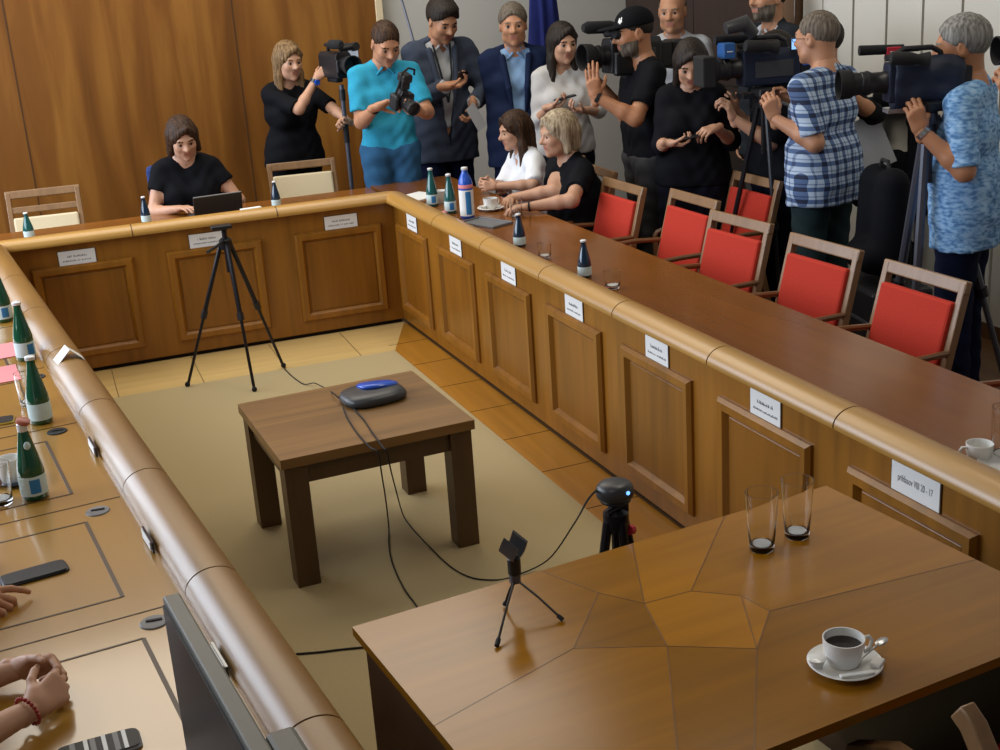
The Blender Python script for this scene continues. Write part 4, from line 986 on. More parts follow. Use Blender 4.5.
PEOPLE = {}
def person(label, at, rz, H=1.75, skin_='skin_f', fem=False, bulk=1.0, lean=0.0, twist=0.0, side=0.0, head=(0, 0, 0), hair=None, hairmat='h_brown', beard=0,
           seated=False, seat_z=0.50, top=None, bottom=None, jacket=None, hands=None, sleeve=0.6, vneck=0.0, stance=0.10, shift=(0, 0), extra=None, res=0.011, glasses=False, skirt=False, belly=0.0, mouth=0.0, legs=None, hem=0.90):
    """Everything in the person's own frame: +y is forward, +x to the person's right, z up. Hand targets are given in world space."""
    s = H/1.75
    c_, s_ = math.cos(rz), math.sin(rz)
    def loc(p):                                          # world -> own frame
        d = np.array([p[0]-at[0], p[1]-at[1], p[2]]); return np.array([c_*d[0]+s_*d[1], -s_*d[0]+c_*d[1], d[2]])
    def locv(v): return np.array([c_*v[0]+s_*v[1], -s_*v[0]+c_*v[1], v[2]])
    pz = (seat_z+0.09) if seated else 0.95*s
    P0 = np.array([shift[0], shift[1], pz])
    RU = rotm(twist, -lean, side)
    def u(x, y, z): return P0+RU @ (np.array([x, y, z-0.95])*s)
    sw = (0.150 if fem else 0.172)*(0.5+0.5*bulk)
    b = bulk
    neck = u(0, -0.012, 1.46); npiv = u(0, 0.004, 1.53)
    RH = RU @ rotm(*head)
    hc = npiv+RH @ (np.array([0, 0.030, 0.105])*s)
    def hp(p): return hc+RH @ (np.asarray(p)*s*1.06)
    # arms
    arms = {}
    for sd in (-1, 1):
        S_ = u(sd*sw, -0.005, 1.415)
        key = 'R' if sd > 0 else 'L'
        spec = (hands or {}).get(key)
        l1, l2 = 0.285*s, 0.255*s
        if spec is None or 'at' not in spec:
            W_ = u(sd*(sw+0.05), 0.03, 0.86); hint = u(sd*(sw+0.08), -0.12, 1.15); sp_ = spec or {}
            W_ = W_ if not seated else u(sd*0.14, 0.34, 1.0)
        else:
            sp_ = spec; W_ = loc(spec['at']); hint = loc(spec['elbow']) if 'elbow' in spec else u(sd*(sw+0.12), -0.05, 1.1)
        dv = W_-S_; D = np.linalg.norm(dv)
        mx = (l1+l2)*0.995
        if D > mx:
            if D > mx*1.10: W_ = S_+dv/D*mx*1.10; dv = W_-S_; D = mx*1.10
            k_ = D/mx; l1 *= k_; l2 *= k_
        D = max(D, abs(l1-l2)+1e-3)
        n_d = dv/D; a_ = (l1*l1-l2*l2+D*D)/(2*D); hh = math.sqrt(max(0, l1*l1-a_*a_))
        e0 = hint-S_; e0 = e0-n_d*(e0 @ n_d); E_ = S_+n_d*a_+unit(e0)*hh
        arms[sd] = (S_, E_, W_, sp_)
    # legs
    leg = {}
    for sd in (-1, 1):
        if seated:
            hip = P0+np.array([sd*0.085, 0.02, -0.03]); kn = P0+np.array([sd*0.11, 0.43*s, 0.0]); an = np.array([kn[0], kn[1]+0.02, 0.09])
        else:
            hip = P0+np.array([sd*0.088*s, 0, -0.04*s]); an = np.array([sd*stance*s, -0.02, 0.09*s]); kn = (hip+an)/2+np.array([sd*0.004, 0.02, 0.02])
        leg[sd] = (hip, kn, an)
    # ---- body (skin), one continuous surface
    f = Field()
    def torso(f, g, k=0.06, x=1.0):
        bw = (0.95 if fem else 1.0)
        f.rc(u(-0.078*b*x, -0.01, 0.95), u(0.078*b*x, -0.01, 0.95), 0.112*b**0.7+g, k=k)
        wst = 0.046 if fem else 0.062
        f.rc(u(-wst*b*x, 0.005+belly*0.3, 1.10), u(wst*b*x, 0.005+belly*0.3, 1.10), (0.097 if fem else 0.104)*b**0.8+g+belly*0.5, k=k)
        f.rc(u(-0.078*b*bw, 0.0, 1.27), u(0.078*b*bw, 0.0, 1.27), 0.107*b**0.5+g, k=k)
        f.rc(u(-sw+0.045, -0.012, 1.405), u(sw-0.045, -0.012, 1.405), 0.062+g, k=k)
        f.rc(u(-0.085, -0.02, 1.44), u(0, -0.02, 1.475), 0.040+g*0.8, 0.046+g*0.5, k=0.05).rc(u(0.085, -0.02, 1.44), u(0, -0.02, 1.475), 0.040+g*0.8, 0.046+g*0.5, k=0.05)
        if fem:
            for sd in (-1, 1): f.el(u(sd*0.075, 0.085, 1.255), (0.066+g, 0.058+g, 0.068+g), k=0.05)
    torso(f, 0.0)
    f.rc(neck, npiv+RH @ np.array([0, 0, 0.03]), 0.056*s, 0.053*s, k=0.04)
    for sd in (-1, 1):
        S_, E_, W_, sp_ = arms[sd]; r_ = (0.86 if fem else 1.0)*s*b**0.4
        f.rc(S_, E_, 0.054*r_, 0.041*r_, k=0.05)
        mid = E_+(W_-E_)*0.3
        f.rc(E_, mid, 0.040*r_, 0.0405*r_, k=0.03).rc(mid, W_, 0.0405*r_, 0.027*r_, k=0.02)
        hip, kn, an = leg[sd]
        f.rc(hip, kn, 0.088*s*b**0.5, 0.058*s, k=0.05).rc(kn, kn+(an-kn)*0.3, 0.056*s, 0.056*s, k=0.03).rc(kn+(an-kn)*0.3, an, 0.056*s, 0.038*s, k=0.03)
        f.rc(an+np.array([0, -0.03, -0.05]), an+np.array([sd*0.02, 0.14, -0.06]), 0.036, 0.028, k=0.03)
    bv, bq = f.mesh(res)
    parts = [(bv, bq, 0)]
    hs = s*1.06; hv, hq, hm = head_mesh(hs, fem, beard, mouth=mouth)
    parts.append((hc+hv @ RH.T, hq, hm))
    for sd in (-1, 1):
        S_, E_, W_, sp_ = arms[sd]
        if sp_.get('none'): continue
        fd = locv(sp_['f']) if 'f' in sp_ else unit(W_-E_)
        nn = locv(sp_['n']) if 'n' in sp_ else np.array([-sd*1.0, 0.0, -0.2])
        y = unit(fd); z = -nn; z = unit(z-y*(z @ y)); x = np.cross(y, z)
        # thumb side: a right hand palm down (normal -z, fingers +y) has its thumb on -x
        v_, q_ = hand_mesh(W_, fd, nn, -sd, s*(0.90 if fem else 1.0), sp_.get('curl', 0.45), thumb=sp_.get('thumb', 0.4), fcurl=sp_.get('fcurl'), h=sp_.get('h', 0.0042))
        parts.append((v_, q_, 0))
    root = nmesh('person', parts, [skin_, 'lip', 'eyew', 'iris', hairmat if hair else 'h_dark', beard if beard else 'h_dark'], None, (at[0], at[1], 0), rz)
    tag(root, label, 'person')
    # ---- clothes
    fold = lambda amp: (lambda P: amp*(np.sin(P[..., 2]*62+P[..., 0]*38+2.5*np.sin(P[..., 0]*19+P[..., 1]*13))*0.6+np.sin(P[..., 0]*71-P[..., 2]*25+P[..., 1]*44)*0.5))
    UT = lambda P: ((P-P0) @ RU)/s+np.array([0, 0, 0.95])  # back to upright frame
    def garment(name, mat, g, sl, hemz, vn, amp, opening=None, sg=0.012, collar=False):
        f = Field(); torso(f, g, x=1.0)
        if hemz < 0.93 and not seated:
            rr_ = (0.122 if 'jacket' not in name else 0.132)*b**0.7+g
            for sd in (-1, 0, 1): f.rc(u(sd*0.085*b, -0.01, hemz-0.05), u(sd*0.075*b, -0.01, 1.04), rr_, rr_*0.93, k=0.06)
        f.clip(lambda P: hemz-UT(P)[..., 2])
        for sd in (-1, 1):
            S_, E_, W_, sp_ = arms[sd]; r_ = (0.86 if fem else 1.0)*s*b**0.4
            if sl <= 0: continue
            S2 = S_
            if sl <= 1.0:
                en = S_+(E_-S_)*sl; f.rc(S2, en+unit(E_-S_)*0.03, 0.052*r_+sg, (0.054-0.012*sl)*r_+sg+0.008, k=0.035, cut=(en, unit(E_-S_)))
            else:
                f.rc(S2, E_, 0.056*r_+sg, 0.043*r_+sg, k=0.035); en = E_+(W_-E_)*(sl-1)
                f.rc(E_, en+unit(W_-E_)*0.02, 0.043*r_+sg, 0.030*r_+sg, k=0.02, cut=(en, unit(W_-E_)))
        nb = u(0, -0.008, 1.445); nt = u(0, 0.02, 1.60)
        f.sub_rc(nb, nt, 0.058, 0.075, k=0.008)
        if vn: f.sub_rc(u(0, 0.13, 1.43), u(0, 0.155, 1.43-vn), 0.062, 0.012, k=0.008)
        if opening:
            z0, w0, k0 = opening
            f.clip(lambda P: -np.maximum(np.abs(UT(P)[..., 0])-(w0+k0*(UT(P)[..., 2]-z0)), -UT(P)[..., 1]+0.02))
        f.noise(fold(amp))
        v, q = f.mesh(0.0095)
        o_ = nmesh(name, [(v, q, 0)], [mat], root)
        if collar:
            fc = Field(); fc.rc(u(0, -0.012, 1.462), u(0, -0.004, 1.505), 0.068, 0.066, k=0.01); fc.sub_rc(u(0, -0.012, 1.42), u(0, 0.0, 1.60), 0.0585, 0.0600, k=0.003)
            fc.clip(lambda P: UT(P)[..., 2]-1.512+0.35*UT(P)[..., 1]); fc.clip(lambda P: -np.maximum(np.abs(UT(P)[..., 0])-0.6*(UT(P)[..., 2]-1.44)-0.004, -UT(P)[..., 1]+0.02))
            for sd in (-1, 1): fc.rc(u(sd*0.018, 0.066, 1.462), u(sd*0.052, 0.058, 1.425), 0.010, 0.007, k=0.008)
            v, q = fc.mesh(0.0065); nmesh('collar', [(v, q, 0)], [mat], o_)
        return o_
    if top: garment(top[0], top[1], 0.010, sleeve, hem if not jacket else 0.95, vneck, 0.0035, collar=len(top) > 2)
    if jacket:
        j = garment('jacket', jacket, 0.026, 1.93, 0.74, 0.0, 0.004, opening=(1.05, 0.030, 0.15), sg=0.022)
        for sd in (-1, 1):                               # lapels
            fl = Field(); fl.rc(u(sd*0.085, 0.070, 1.44), u(sd*0.060, 0.137, 1.25), 0.022, 0.020, k=0.01).rc(u(sd*0.060, 0.137, 1.25), u(sd*0.040, 0.140, 1.10), 0.020, 0.008, k=0.01)
            v, q = fl.mesh(0.0075); nmesh('lapel', [(v, q, 0)], [jacket], j)
    if bottom:
        f = Field(); g = 0.014
        f.rc(u(-0.08*b, -0.01, 0.95), u(0.08*b, -0.01, 0.95), 0.113*b**0.7+g*0.6, k=0.05)
        if skirt and not seated: f.rc(P0+np.array([-0.07, 0, -0.1]), P0+np.array([-0.09, 0, -0.45]), 0.13, 0.10, k=0.05).rc(P0+np.array([0.07, 0, -0.1]), P0+np.array([0.09, 0, -0.45]), 0.13, 0.10, k=0.05)
        for sd in (-1, 1):
            hip, kn, an = leg[sd]
            f.rc(hip, kn, 0.090*s*b**0.5+g, 0.064*s+g, k=0.04); f.rc(kn, an+np.array([0, 0, -0.02]), 0.064*s+g, 0.048*s+g, k=0.03, cut=(an+np.array([0, 0, -0.03]), np.array([0, 0, -1.0])))
        tt = 0.88 if jacket else 1.0 if not top else min(1.035, hem+0.035)
        f.clip(lambda P: UT(P)[..., 2]-tt)
        f.noise(fold(0.004)); v, q = f.mesh(0.011)
        nmesh('trousers', [(v, q, 0)], [bottom], root)
        for sd in (-1, 1):
            hip, kn, an = leg[sd]; f = Field()
            f.rc(an+np.array([0, -0.035, -0.045]), an+np.array([sd*0.02, 0.06, -0.045]), 0.046, 0.044, k=0.03).rc(an+np.array([sd*0.01, 0.05, -0.05]), an+np.array([sd*0.025, 0.165, -0.058]), 0.042, 0.034, k=0.03).rc(an+np.array([0, -0.02, -0.03]), an+np.array([0, -0.015, 0.01]), 0.045, 0.046, k=0.02)
            f.clip(lambda P: 0.004-P[..., 2]); v, q = f.mesh(0.010); nmesh('shoe', [(v, q, 0)], ['shoe'], root)
    if hair:
        v, q = hair_mesh(hair); nmesh('hair', [(hc+(v*s*1.06) @ RH.T, q, 0)], [hairmat], root)
    if glasses:
        mb = MB()
        for sd in (-1, 1):
            mb.tube([hp((sd*0.033+0.019*math.cos(t), 0.100-0.05*abs(0.019*math.cos(t)), 0.003+0.014*math.sin(t))) for t in np.linspace(0, 2*math.pi, 15)], 0.0018, 6)
            mb.tube([hp((sd*0.052, 0.098, 0.006)), hp((sd*0.072, 0.06, 0.006)), hp((sd*0.082, -0.005, 0.004))], 0.0018, 6)
        mb.tube([hp((-0.014, 0.104, 0.006)), hp((0.014, 0.104, 0.006))], 0.0018, 6)
        mb.build('glasses', 'blackm', root)
    def world(q): return np.array([at[0]+c_*q[0]-s_*q[1], at[1]+s_*q[0]+c_*q[1], q[2]])
    def handpos(sd, d=0.10, up=0.0):
        S_, E_, W_, sp_ = arms[sd]; fd = unit(locv(sp_['f'])) if 'f' in sp_ else unit(W_-E_); nn = unit(locv(sp_['n'])) if 'n' in sp_ else np.zeros(3)
        return tuple(world(W_+fd*d*s+nn*up))
    info = dict(root=root, handpos=handpos, u=u, hp=hp, arms=arms, loc=loc, RH=RH, RU=RU, s=s, hc=hc)
    return info
def wristband(p, sd, name, mat, r=0.034, w_=0.016, t_=0.06, label=None, face=None):
    S_, E_, W_, sp_ = p['arms'][sd]
    d = unit(W_-E_); c = W_-d*t_
    o_ = MB().tube([c-d*w_/2, c+d*w_/2], r, 18).build(name, mat, p['root'], smooth=60)
    if face:
        n_d = unit(np.cross(d, [0.3, 0.1, 1])); o2 = MB().tube([c+n_d*(r-0.002), c+n_d*(r+0.009)], 0.019, 16).build('watch_face', face, o_)
    if label: o_['label'] = label
    return o_

# ------------------------------------------------------------------ the people
def fac(phi): return R(161+phi)                          # 0 faces the balcony we look from; + turns to the right of the picture
P1 = person('seated woman in black short sleeved top with brown bob, behind the back desk', (-1.11, 0.80), fac(14), 1.68, 'skin_f', fem=True, bulk=1.15, lean=0.16, head=(0.15, -0.22, 0.05), hair='bob', hairmat='h_brown',
    seated=True, seat_z=0.47, top=('shirt', 'c_black'), bottom='c_black', sleeve=0.50, vneck=0.09,
    hands={'R': dict(at=(-1.228, 0.460, 0.797), elbow=(-1.370, 0.720, 0.792), curl=0.3, n=(0, 0, -1)), 'L': dict(at=(-0.951, 0.460, 0.780), elbow=(-0.809, 0.720, 0.785), curl=0.3, n=(0, 0, -1))})
P2 = person('woman with long dark blond hair in black, filming through a raised camera', (-0.31, 1.33), fac(32), 1.66, 'skin_f', fem=True, lean=0.03, head=(0.05, -0.12, 0), hair='long', hairmat='h_blond', top=('shirt', 'c_black'), bottom='c_black', sleeve=0.92,
    hands={'R': dict(at=(-0.147, 1.116, 1.433), elbow=(-0.458, 1.146, 1.153), curl=0.6, f=(0.75, -0.1, 0.6), n=(0.3, 0.8, -0.3)), 'L': dict(at=(-0.005, 0.899, 1.149), elbow=(0.079, 0.936, 1.084), curl=1.1, f=(-0.85, -0.3, 0.3), n=(-0.2, -0.6, -0.6))})
wristband(P2, 1, 'watch', 'navyb', 0.031, 0.022, 0.03, face='blue')
P3 = person('man in cyan polo shirt and jeans looking down at his camera', (0.200, 0.697, 1.161)[:2], fac(12), 1.80, 'skin_m', bulk=0.96, lean=0.05, head=(0.18, -0.48, 0), hair='buzz', hairmat='h_brown', top=('polo_shirt', 'c_cyan', 1), bottom='c_jeans', sleeve=0.78, vneck=0.03, hem=0.955,
    hands={'R': dict(at=(0.052, 0.380, 1.287), elbow=(-0.007, 0.666, 1.185), curl=0.75, f=(0.8, -0.2, 0.25), n=(0.2, -0.4, -0.8)), 'L': dict(at=(0.297, 0.279, 1.240), elbow=(0.451, 0.559, 1.173), curl=0.7, f=(-0.8, -0.4, 0.1), n=(0, 0, 1))})
wristband(P3, 1, 'watch', 'rubber', 0.033, 0.03, 0.03)
P4 = person('tall man in slate suit jacket reading his phone beside the man in cyan', (0.708, 1.118, 1.271)[:2], fac(18), 1.89, 'skin_m', bulk=1.0, lean=0.06, head=(0.20, -0.42, 0), hair='full', hairmat='h_dark', top=('dress_shirt', 'c_ltgrey', 1), jacket='c_grey_suit', bottom='c_navytr', sleeve=1.96, vneck=0.02,
    hands={'R': dict(at=(0.637, 0.773, 1.330), elbow=(0.569, 1.010, 1.146), curl=0.7, f=(0.9, -0.2, 0.1), n=(0, -0.3, 0.8)), 'L': dict(at=(0.833, 0.822, 1.189), elbow=(1.031, 1.057, 1.258), curl=0.8, f=(-0.3, -0.4, -0.8), n=(-0.9, 0, 0.2))})
mb = MB()
for sd in (-1, 1): mb.tube([P4['u'](sd*0.055, 0.055, 1.47), P4['u'](sd*0.035, 0.130, 1.30), P4['u'](0.0, 0.140, 1.12)], 0.007, 6)
mb.build('lanyard', 'c_vest', P4['root'])
P5 = person('grey haired man in navy jacket and light blue shirt against the white wall', (1.108, 0.698, 1.264)[:2], fac(2), 1.81, 'skin_m', bulk=0.90, head=(-0.05, -0.08, 0), hair='short', hairmat='h_greyb', top=('dress_shirt', 'c_sky', 1), jacket='c_navy_suit', bottom='c_navytr', sleeve=1.96, vneck=0.03,
    hands={'R': dict(at=(1.062, 0.760, 0.861), elbow=(0.941, 0.849, 1.055), curl=0.8, f=(0.9, -0.2, -0.2)), 'L': dict(at=(1.162, 0.771, 0.862), elbow=(1.318, 0.730, 1.027), curl=0.8, f=(-0.9, 0.2, -0.2))})
P6 = person('woman with long dark hair in pale top holding a phone, half behind a camera', (1.306, 0.396, 1.236)[:2], fac(15), 1.68, 'skin_f', fem=True, lean=0.02, head=(0.1, -0.10, 0), hair='long', hairmat='h_dark', top=('blouse', 'c_offwhite'), bottom='c_blacknavy', sleeve=1.35, vneck=0.04, skirt=True,
    hands={'R': dict(at=(1.123, 0.166, 1.197), elbow=(1.120, 0.344, 1.066), curl=0.7, f=(0.8, -0.4, 0.2), n=(0.1, -0.2, 0.9)), 'L': dict(at=(1.316, 0.088, 1.165), elbow=(1.512, 0.205, 1.058), curl=0.7, f=(-0.9, -0.2, 0.15), n=(0, -0.2, 0.9))})
P7 = person('cameraman in black t-shirt and black cap facing left with a shoulder camera', (1.396, -0.645, 1.223)[:2], fac(-78), 1.785, 'skin_t', bulk=1.08, lean=0.03, head=(0.0, -0.08, 0), hair='buzz', hairmat='h_dark', beard='h_greyb', top=('t_shirt', 'c_black'), bottom='c_trouser', sleeve=0.72, hem=0.93,
    hands={'L': dict(at=(1.006, -0.798, 1.354), elbow=(1.188, -0.911, 1.213), curl=0.18, f=(-0.12, 0.0, 1.0), n=(0.5, 0.8, 0.0), thumb=0.2), 'R': dict(at=(1.222, -0.424, 1.361), elbow=(1.397, -0.396, 1.141), curl=0.7, n=(0, 0, 1))})
wristband(P7, -1, 'wrist_strap', 'rubber', 0.034, 0.02, 0.02)
f = Field(); f.el((0, -0.014, 0.052), (0.087, 0.108, 0.086)); f.clip(lambda P: 0.040+0.10*(P[..., 1]*0)-P[..., 2]); f.el((0, 0.115, 0.046), (0.068, 0.078, 0.010), k=0.012); f.sub_el((0, 0.10, 0.022), (0.066, 0.08, 0.016), k=0.006)
v, q = f.mesh(0.006); capo = nmesh('cap', [(P7['hc']+(v*P7['s']*1.06) @ P7['RH'].T, q, 0)], ['c_black'], P7['root'])
mb = MB()
for (x0, x1, z0, z1) in ((-0.022, 0.022, 0.070, 0.082), (-0.018, -0.004, 0.080, 0.096), (0.004, 0.018, 0.080, 0.092), (-0.008, 0.010, 0.064, 0.074)):
    c4 = []
    for x, z in ((x0, z0), (x1, z0), (x1, z1), (x0, z1)):
        d = np.array([-0.5+x*7, 0.85, 0]); d = d/np.linalg.norm(d); t = math.sqrt(max(0.05, 1-((z-0.052)/0.086)**2)); c4.append(P7['hp']((d[0]*0.088*t, -0.014+d[1]*0.109*t+0.001, z)))
    mb.add(c4, [(0, 1, 2, 3)])
mb.build('cap_emblem', 'white', capo, smooth=0)
P8 = person('balding man in light grey shirt standing behind the capped cameraman', (2.109, 0.339, 1.391)[:2], fac(-15), 1.83, 'skin_m', head=(-0.1, -0.1, 0), hair='bald', hairmat='h_greyb', top=('shirt', 'c_ltgrey', 1), bottom='c_trouser', sleeve=0.8)
P9 = person('dark haired woman in black looking at a phone, face behind a camera', (1.492, -1.024, 1.192)[:2], fac(-12), 1.64, 'skin_f', fem=True, bulk=1.05, lean=0.05, head=(0.05, -0.40, 0), hair='mid', hairmat='h_dark', top=('shirt', 'c_black'), bottom='c_blacknavy', sleeve=1.25, skirt=True,
    hands={'R': dict(at=(1.233, -1.240, 1.117), elbow=(1.327, -0.978, 1.160), curl=0.7, f=(0.85, -0.3, -0.1), n=(0, -0.1, 1)), 'L': dict(at=(1.484, -1.306, 1.177), elbow=(1.650, -1.147, 1.160), curl=0.7, f=(-0.85, -0.2, -0.1), n=(-0.2, 0.3, -0.8))})
P10 = person('bearded cameraman in grey shirt and dark vest, head cut off by the top edge', (2.437, -0.331, 1.398)[:2], fac(-62), 1.90, 'skin_m', head=(0, 0.02, 0), hair='short', hairmat='h_dark', beard='h_greyb', top=('shirt', 'c_ltgrey', 1), jacket='c_vest', bottom='c_trouser', sleeve=1.9)
P11 = person('person in black whose raised forearm shows below the big camera', (1.851, -1.339, 1.130)[:2], fac(-72), 1.64, 'skin_f', head=(0, 0, 0), hair='short', hairmat='h_dark', top=('t_shirt', 'c_black'), bottom='c_blacknavy', sleeve=0.98,
    hands={'L': dict(at=(1.554, -1.368, 1.229), elbow=(1.678, -1.437, 0.998), curl=0.9, f=(-0.35, 0, 0.9), n=(-0.6, 0.5, 0)), 'R': dict(at=(1.701, -1.137, 1.236), elbow=(1.873, -1.170, 0.998), curl=0.8)})
P12 = person('cameraman in blue and white checked shirt seen from behind', (1.805, -1.843, 1.238)[:2], fac(-142), 1.76, 'skin_m', bulk=1.10, lean=0.02, head=(0.12, -0.02, 0), hair='buzz', hairmat='h_greyb', top=('checked_shirt', 'c_plaid', 1), bottom='c_teal', sleeve=0.86, hem=0.82, belly=0.02,
    hands={'L': dict(at=(1.541, -1.795, 1.271), elbow=(1.564, -1.872, 1.076), curl=0.9, f=(-0.25, 0.1, 0.95), n=(0.2, 0.9, 0.1)), 'R': dict(at=(1.810, -1.539, 1.313), elbow=(2.026, -1.619, 1.141), curl=0.8)}, glasses=True)
P13 = person('grey haired cameraman in blue patterned short sleeved shirt at the right edge', (1.873, -2.854, 1.286)[:2], fac(-124), 1.76, 'skin_t', bulk=1.10, lean=0.02, head=(0.22, -0.06, 0), hair='short', hairmat='h_grey', top=('patterned_shirt', 'c_print', 1), bottom='c_navytr', sleeve=0.95, hem=0.78, belly=0.02,
    hands={'L': dict(at=(1.570, -2.903, 1.323), elbow=(1.561, -2.966, 1.136), curl=0.8, f=(-0.25, 0.1, 0.95), n=(0.3, 0.9, 0.2)), 'R': dict(at=(1.943, -2.631, 1.354), elbow=(2.129, -2.658, 1.146), curl=0.8)})
wristband(P13, -1, 'watch', 'steel', 0.034, 0.022, 0.02, face='china')
P14 = person('person in black hidden behind the checked shirt, elbow poking out', (2.174, -1.313, 1.204)[:2], fac(-95), 1.68, 'skin_t', hair='short', hairmat='h_dark', top=('t_shirt', 'c_black'), bottom='c_blacknavy', sleeve=1.15,
    hands={'L': dict(at=(2.080, -1.625, 1.335), elbow=(2.380, -1.578, 1.131), curl=0.7)})
P19 = person('person at the extreme right edge, only a bent bare elbow in view', (1.765, -3.554, 1.409)[:2], fac(-95), 1.76, 'skin_t', hair='short', hairmat='h_dark', top=('shirt', 'c_ltgrey'), bottom='c_navytr', sleeve=0.7,
    hands={'L': dict(at=(1.424, -3.619, 1.523), elbow=(1.334, -3.604, 1.318), curl=0.8, f=(-0.2, 0.3, 0.9))})
P15 = person('seated woman in white blouse with long brown hair, in profile', (0.95, 0.06), R(92), 1.56, 'skin_f', fem=True, lean=0.14, head=(0.0, -0.02, 0), hair='long', hairmat='h_brown', seated=True, seat_z=0.40, top=('blouse', 'c_white', 1), bottom='c_blacknavy', sleeve=0.95, vneck=0.01,
    hands={'L': dict(at=(0.595, -0.201, 0.810), elbow=(0.781, -0.290, 0.800), curl=0.9, f=(-0.9, 0.25, 0.1), n=(0, 0.9, -0.2)), 'R': dict(at=(0.589, -0.095, 0.820), elbow=(0.707, 0.033, 0.800), curl=0.9, f=(-0.8, -0.3, 0.1), n=(0, -0.9, -0.2))})
P16 = person('seated woman with ash blond bob in black short sleeved top, arms folded on the desk', (0.97, -0.63), R(94), 1.70, 'skin_f', fem=True, bulk=1.34, lean=0.16, head=(0.0, 0.05, 0), hair='bob', hairmat='h_ash', seated=True, seat_z=0.40, top=('shirt', 'c_black'), bottom='c_black', sleeve=0.66, vneck=0.08, belly=0.03,
    hands={'L': dict(at=(0.531, -0.888, 0.800), elbow=(0.642, -1.106, 0.760), curl=0.5, f=(-0.9, 0.35, 0.0), n=(0, 0, -1)), 'R': dict(at=(0.554, -0.579, 0.800), elbow=(0.634, -0.748, 0.770), curl=0.5, f=(-0.5, -0.6, 0.0), n=(0, 0, -1))})
wristband(P16, -1, 'bracelet', 'rubber', 0.030, 0.010, 0.01)
# members at the left desk: hands and forearms reach into the picture
rzM = math.atan2(math.cos(aL), -math.sin(aL))-math.pi
P17 = person('person at the left desk with clasped hands and a red bead bracelet', Lp(1.10, 0.92)[:2], rzM, 1.66, 'skin_f', fem=True, lean=0.10, hair='mid', hairmat='h_brown', seated=True, seat_z=0.44, top=('shirt', 'c_blacknavy'), bottom='c_black', sleeve=0.95,
    hands={'R': dict(at=(-2.169, -5.036, 0.805), elbow=(-2.355, -5.245, 0.790), f=(0.72, 0.62, 0.10), n=(-0.45, 0.55, -0.5), fcurl=(0.95, 1.0, 1.05, 1.1), thumb=0.1, h=0.0028), 'L': dict(at=(-2.190, -4.861, 0.805), elbow=(-2.431, -4.851, 0.790), f=(0.9, -0.42, 0.03), n=(-0.4, -0.75, -0.3), fcurl=(1.0, 0.95, 0.9, 0.9), thumb=0.0, h=0.0028)})
S_, E_, W_, sp_ = P17['arms'][1]; d_ = unit(W_-E_); c_b = W_-d_*0.015; x_ = unit(np.cross(d_, [0, 0, 1])); y_ = np.cross(d_, x_)
bb = MB()
for k in range(22):
    a = 2*math.pi*k/22; bb.ball(tuple(c_b+(x_*math.cos(a)*0.031+y_*math.sin(a)*0.029)+d_*0.006*math.sin(a)), 0.0044, 8)
bb.build('bracelet', plain('red_beads', (0.30, 0.022, 0.014), 0.3), P17['root'])['label'] = 'red bead bracelet'
P18 = person('person at the left edge whose hand rests by the black phone', Lp(1.83, 0.94)[:2], rzM, 1.70, 'skin_m', lean=0.10, hair='short', hairmat='h_dark', seated=True, seat_z=0.44, top=('shirt', 'c_white'), bottom='c_black', sleeve=0.95,
    hands={'R': dict(at=(-2.332, -4.493, 0.806), elbow=(-2.528, -4.630, 0.790), f=(0.95, 0.10, -0.06), n=(0.1, 0.3, -1), fcurl=(0.22, 0.7, 0.8, 0.85), thumb=0.3, h=0.003), 'L': dict(at=(-2.386, -4.175, 0.800), elbow=(-2.531, -4.089, 0.790), f=(0.9, -0.3, 0), n=(0, 0, -1), curl=0.5, h=0.0035)})

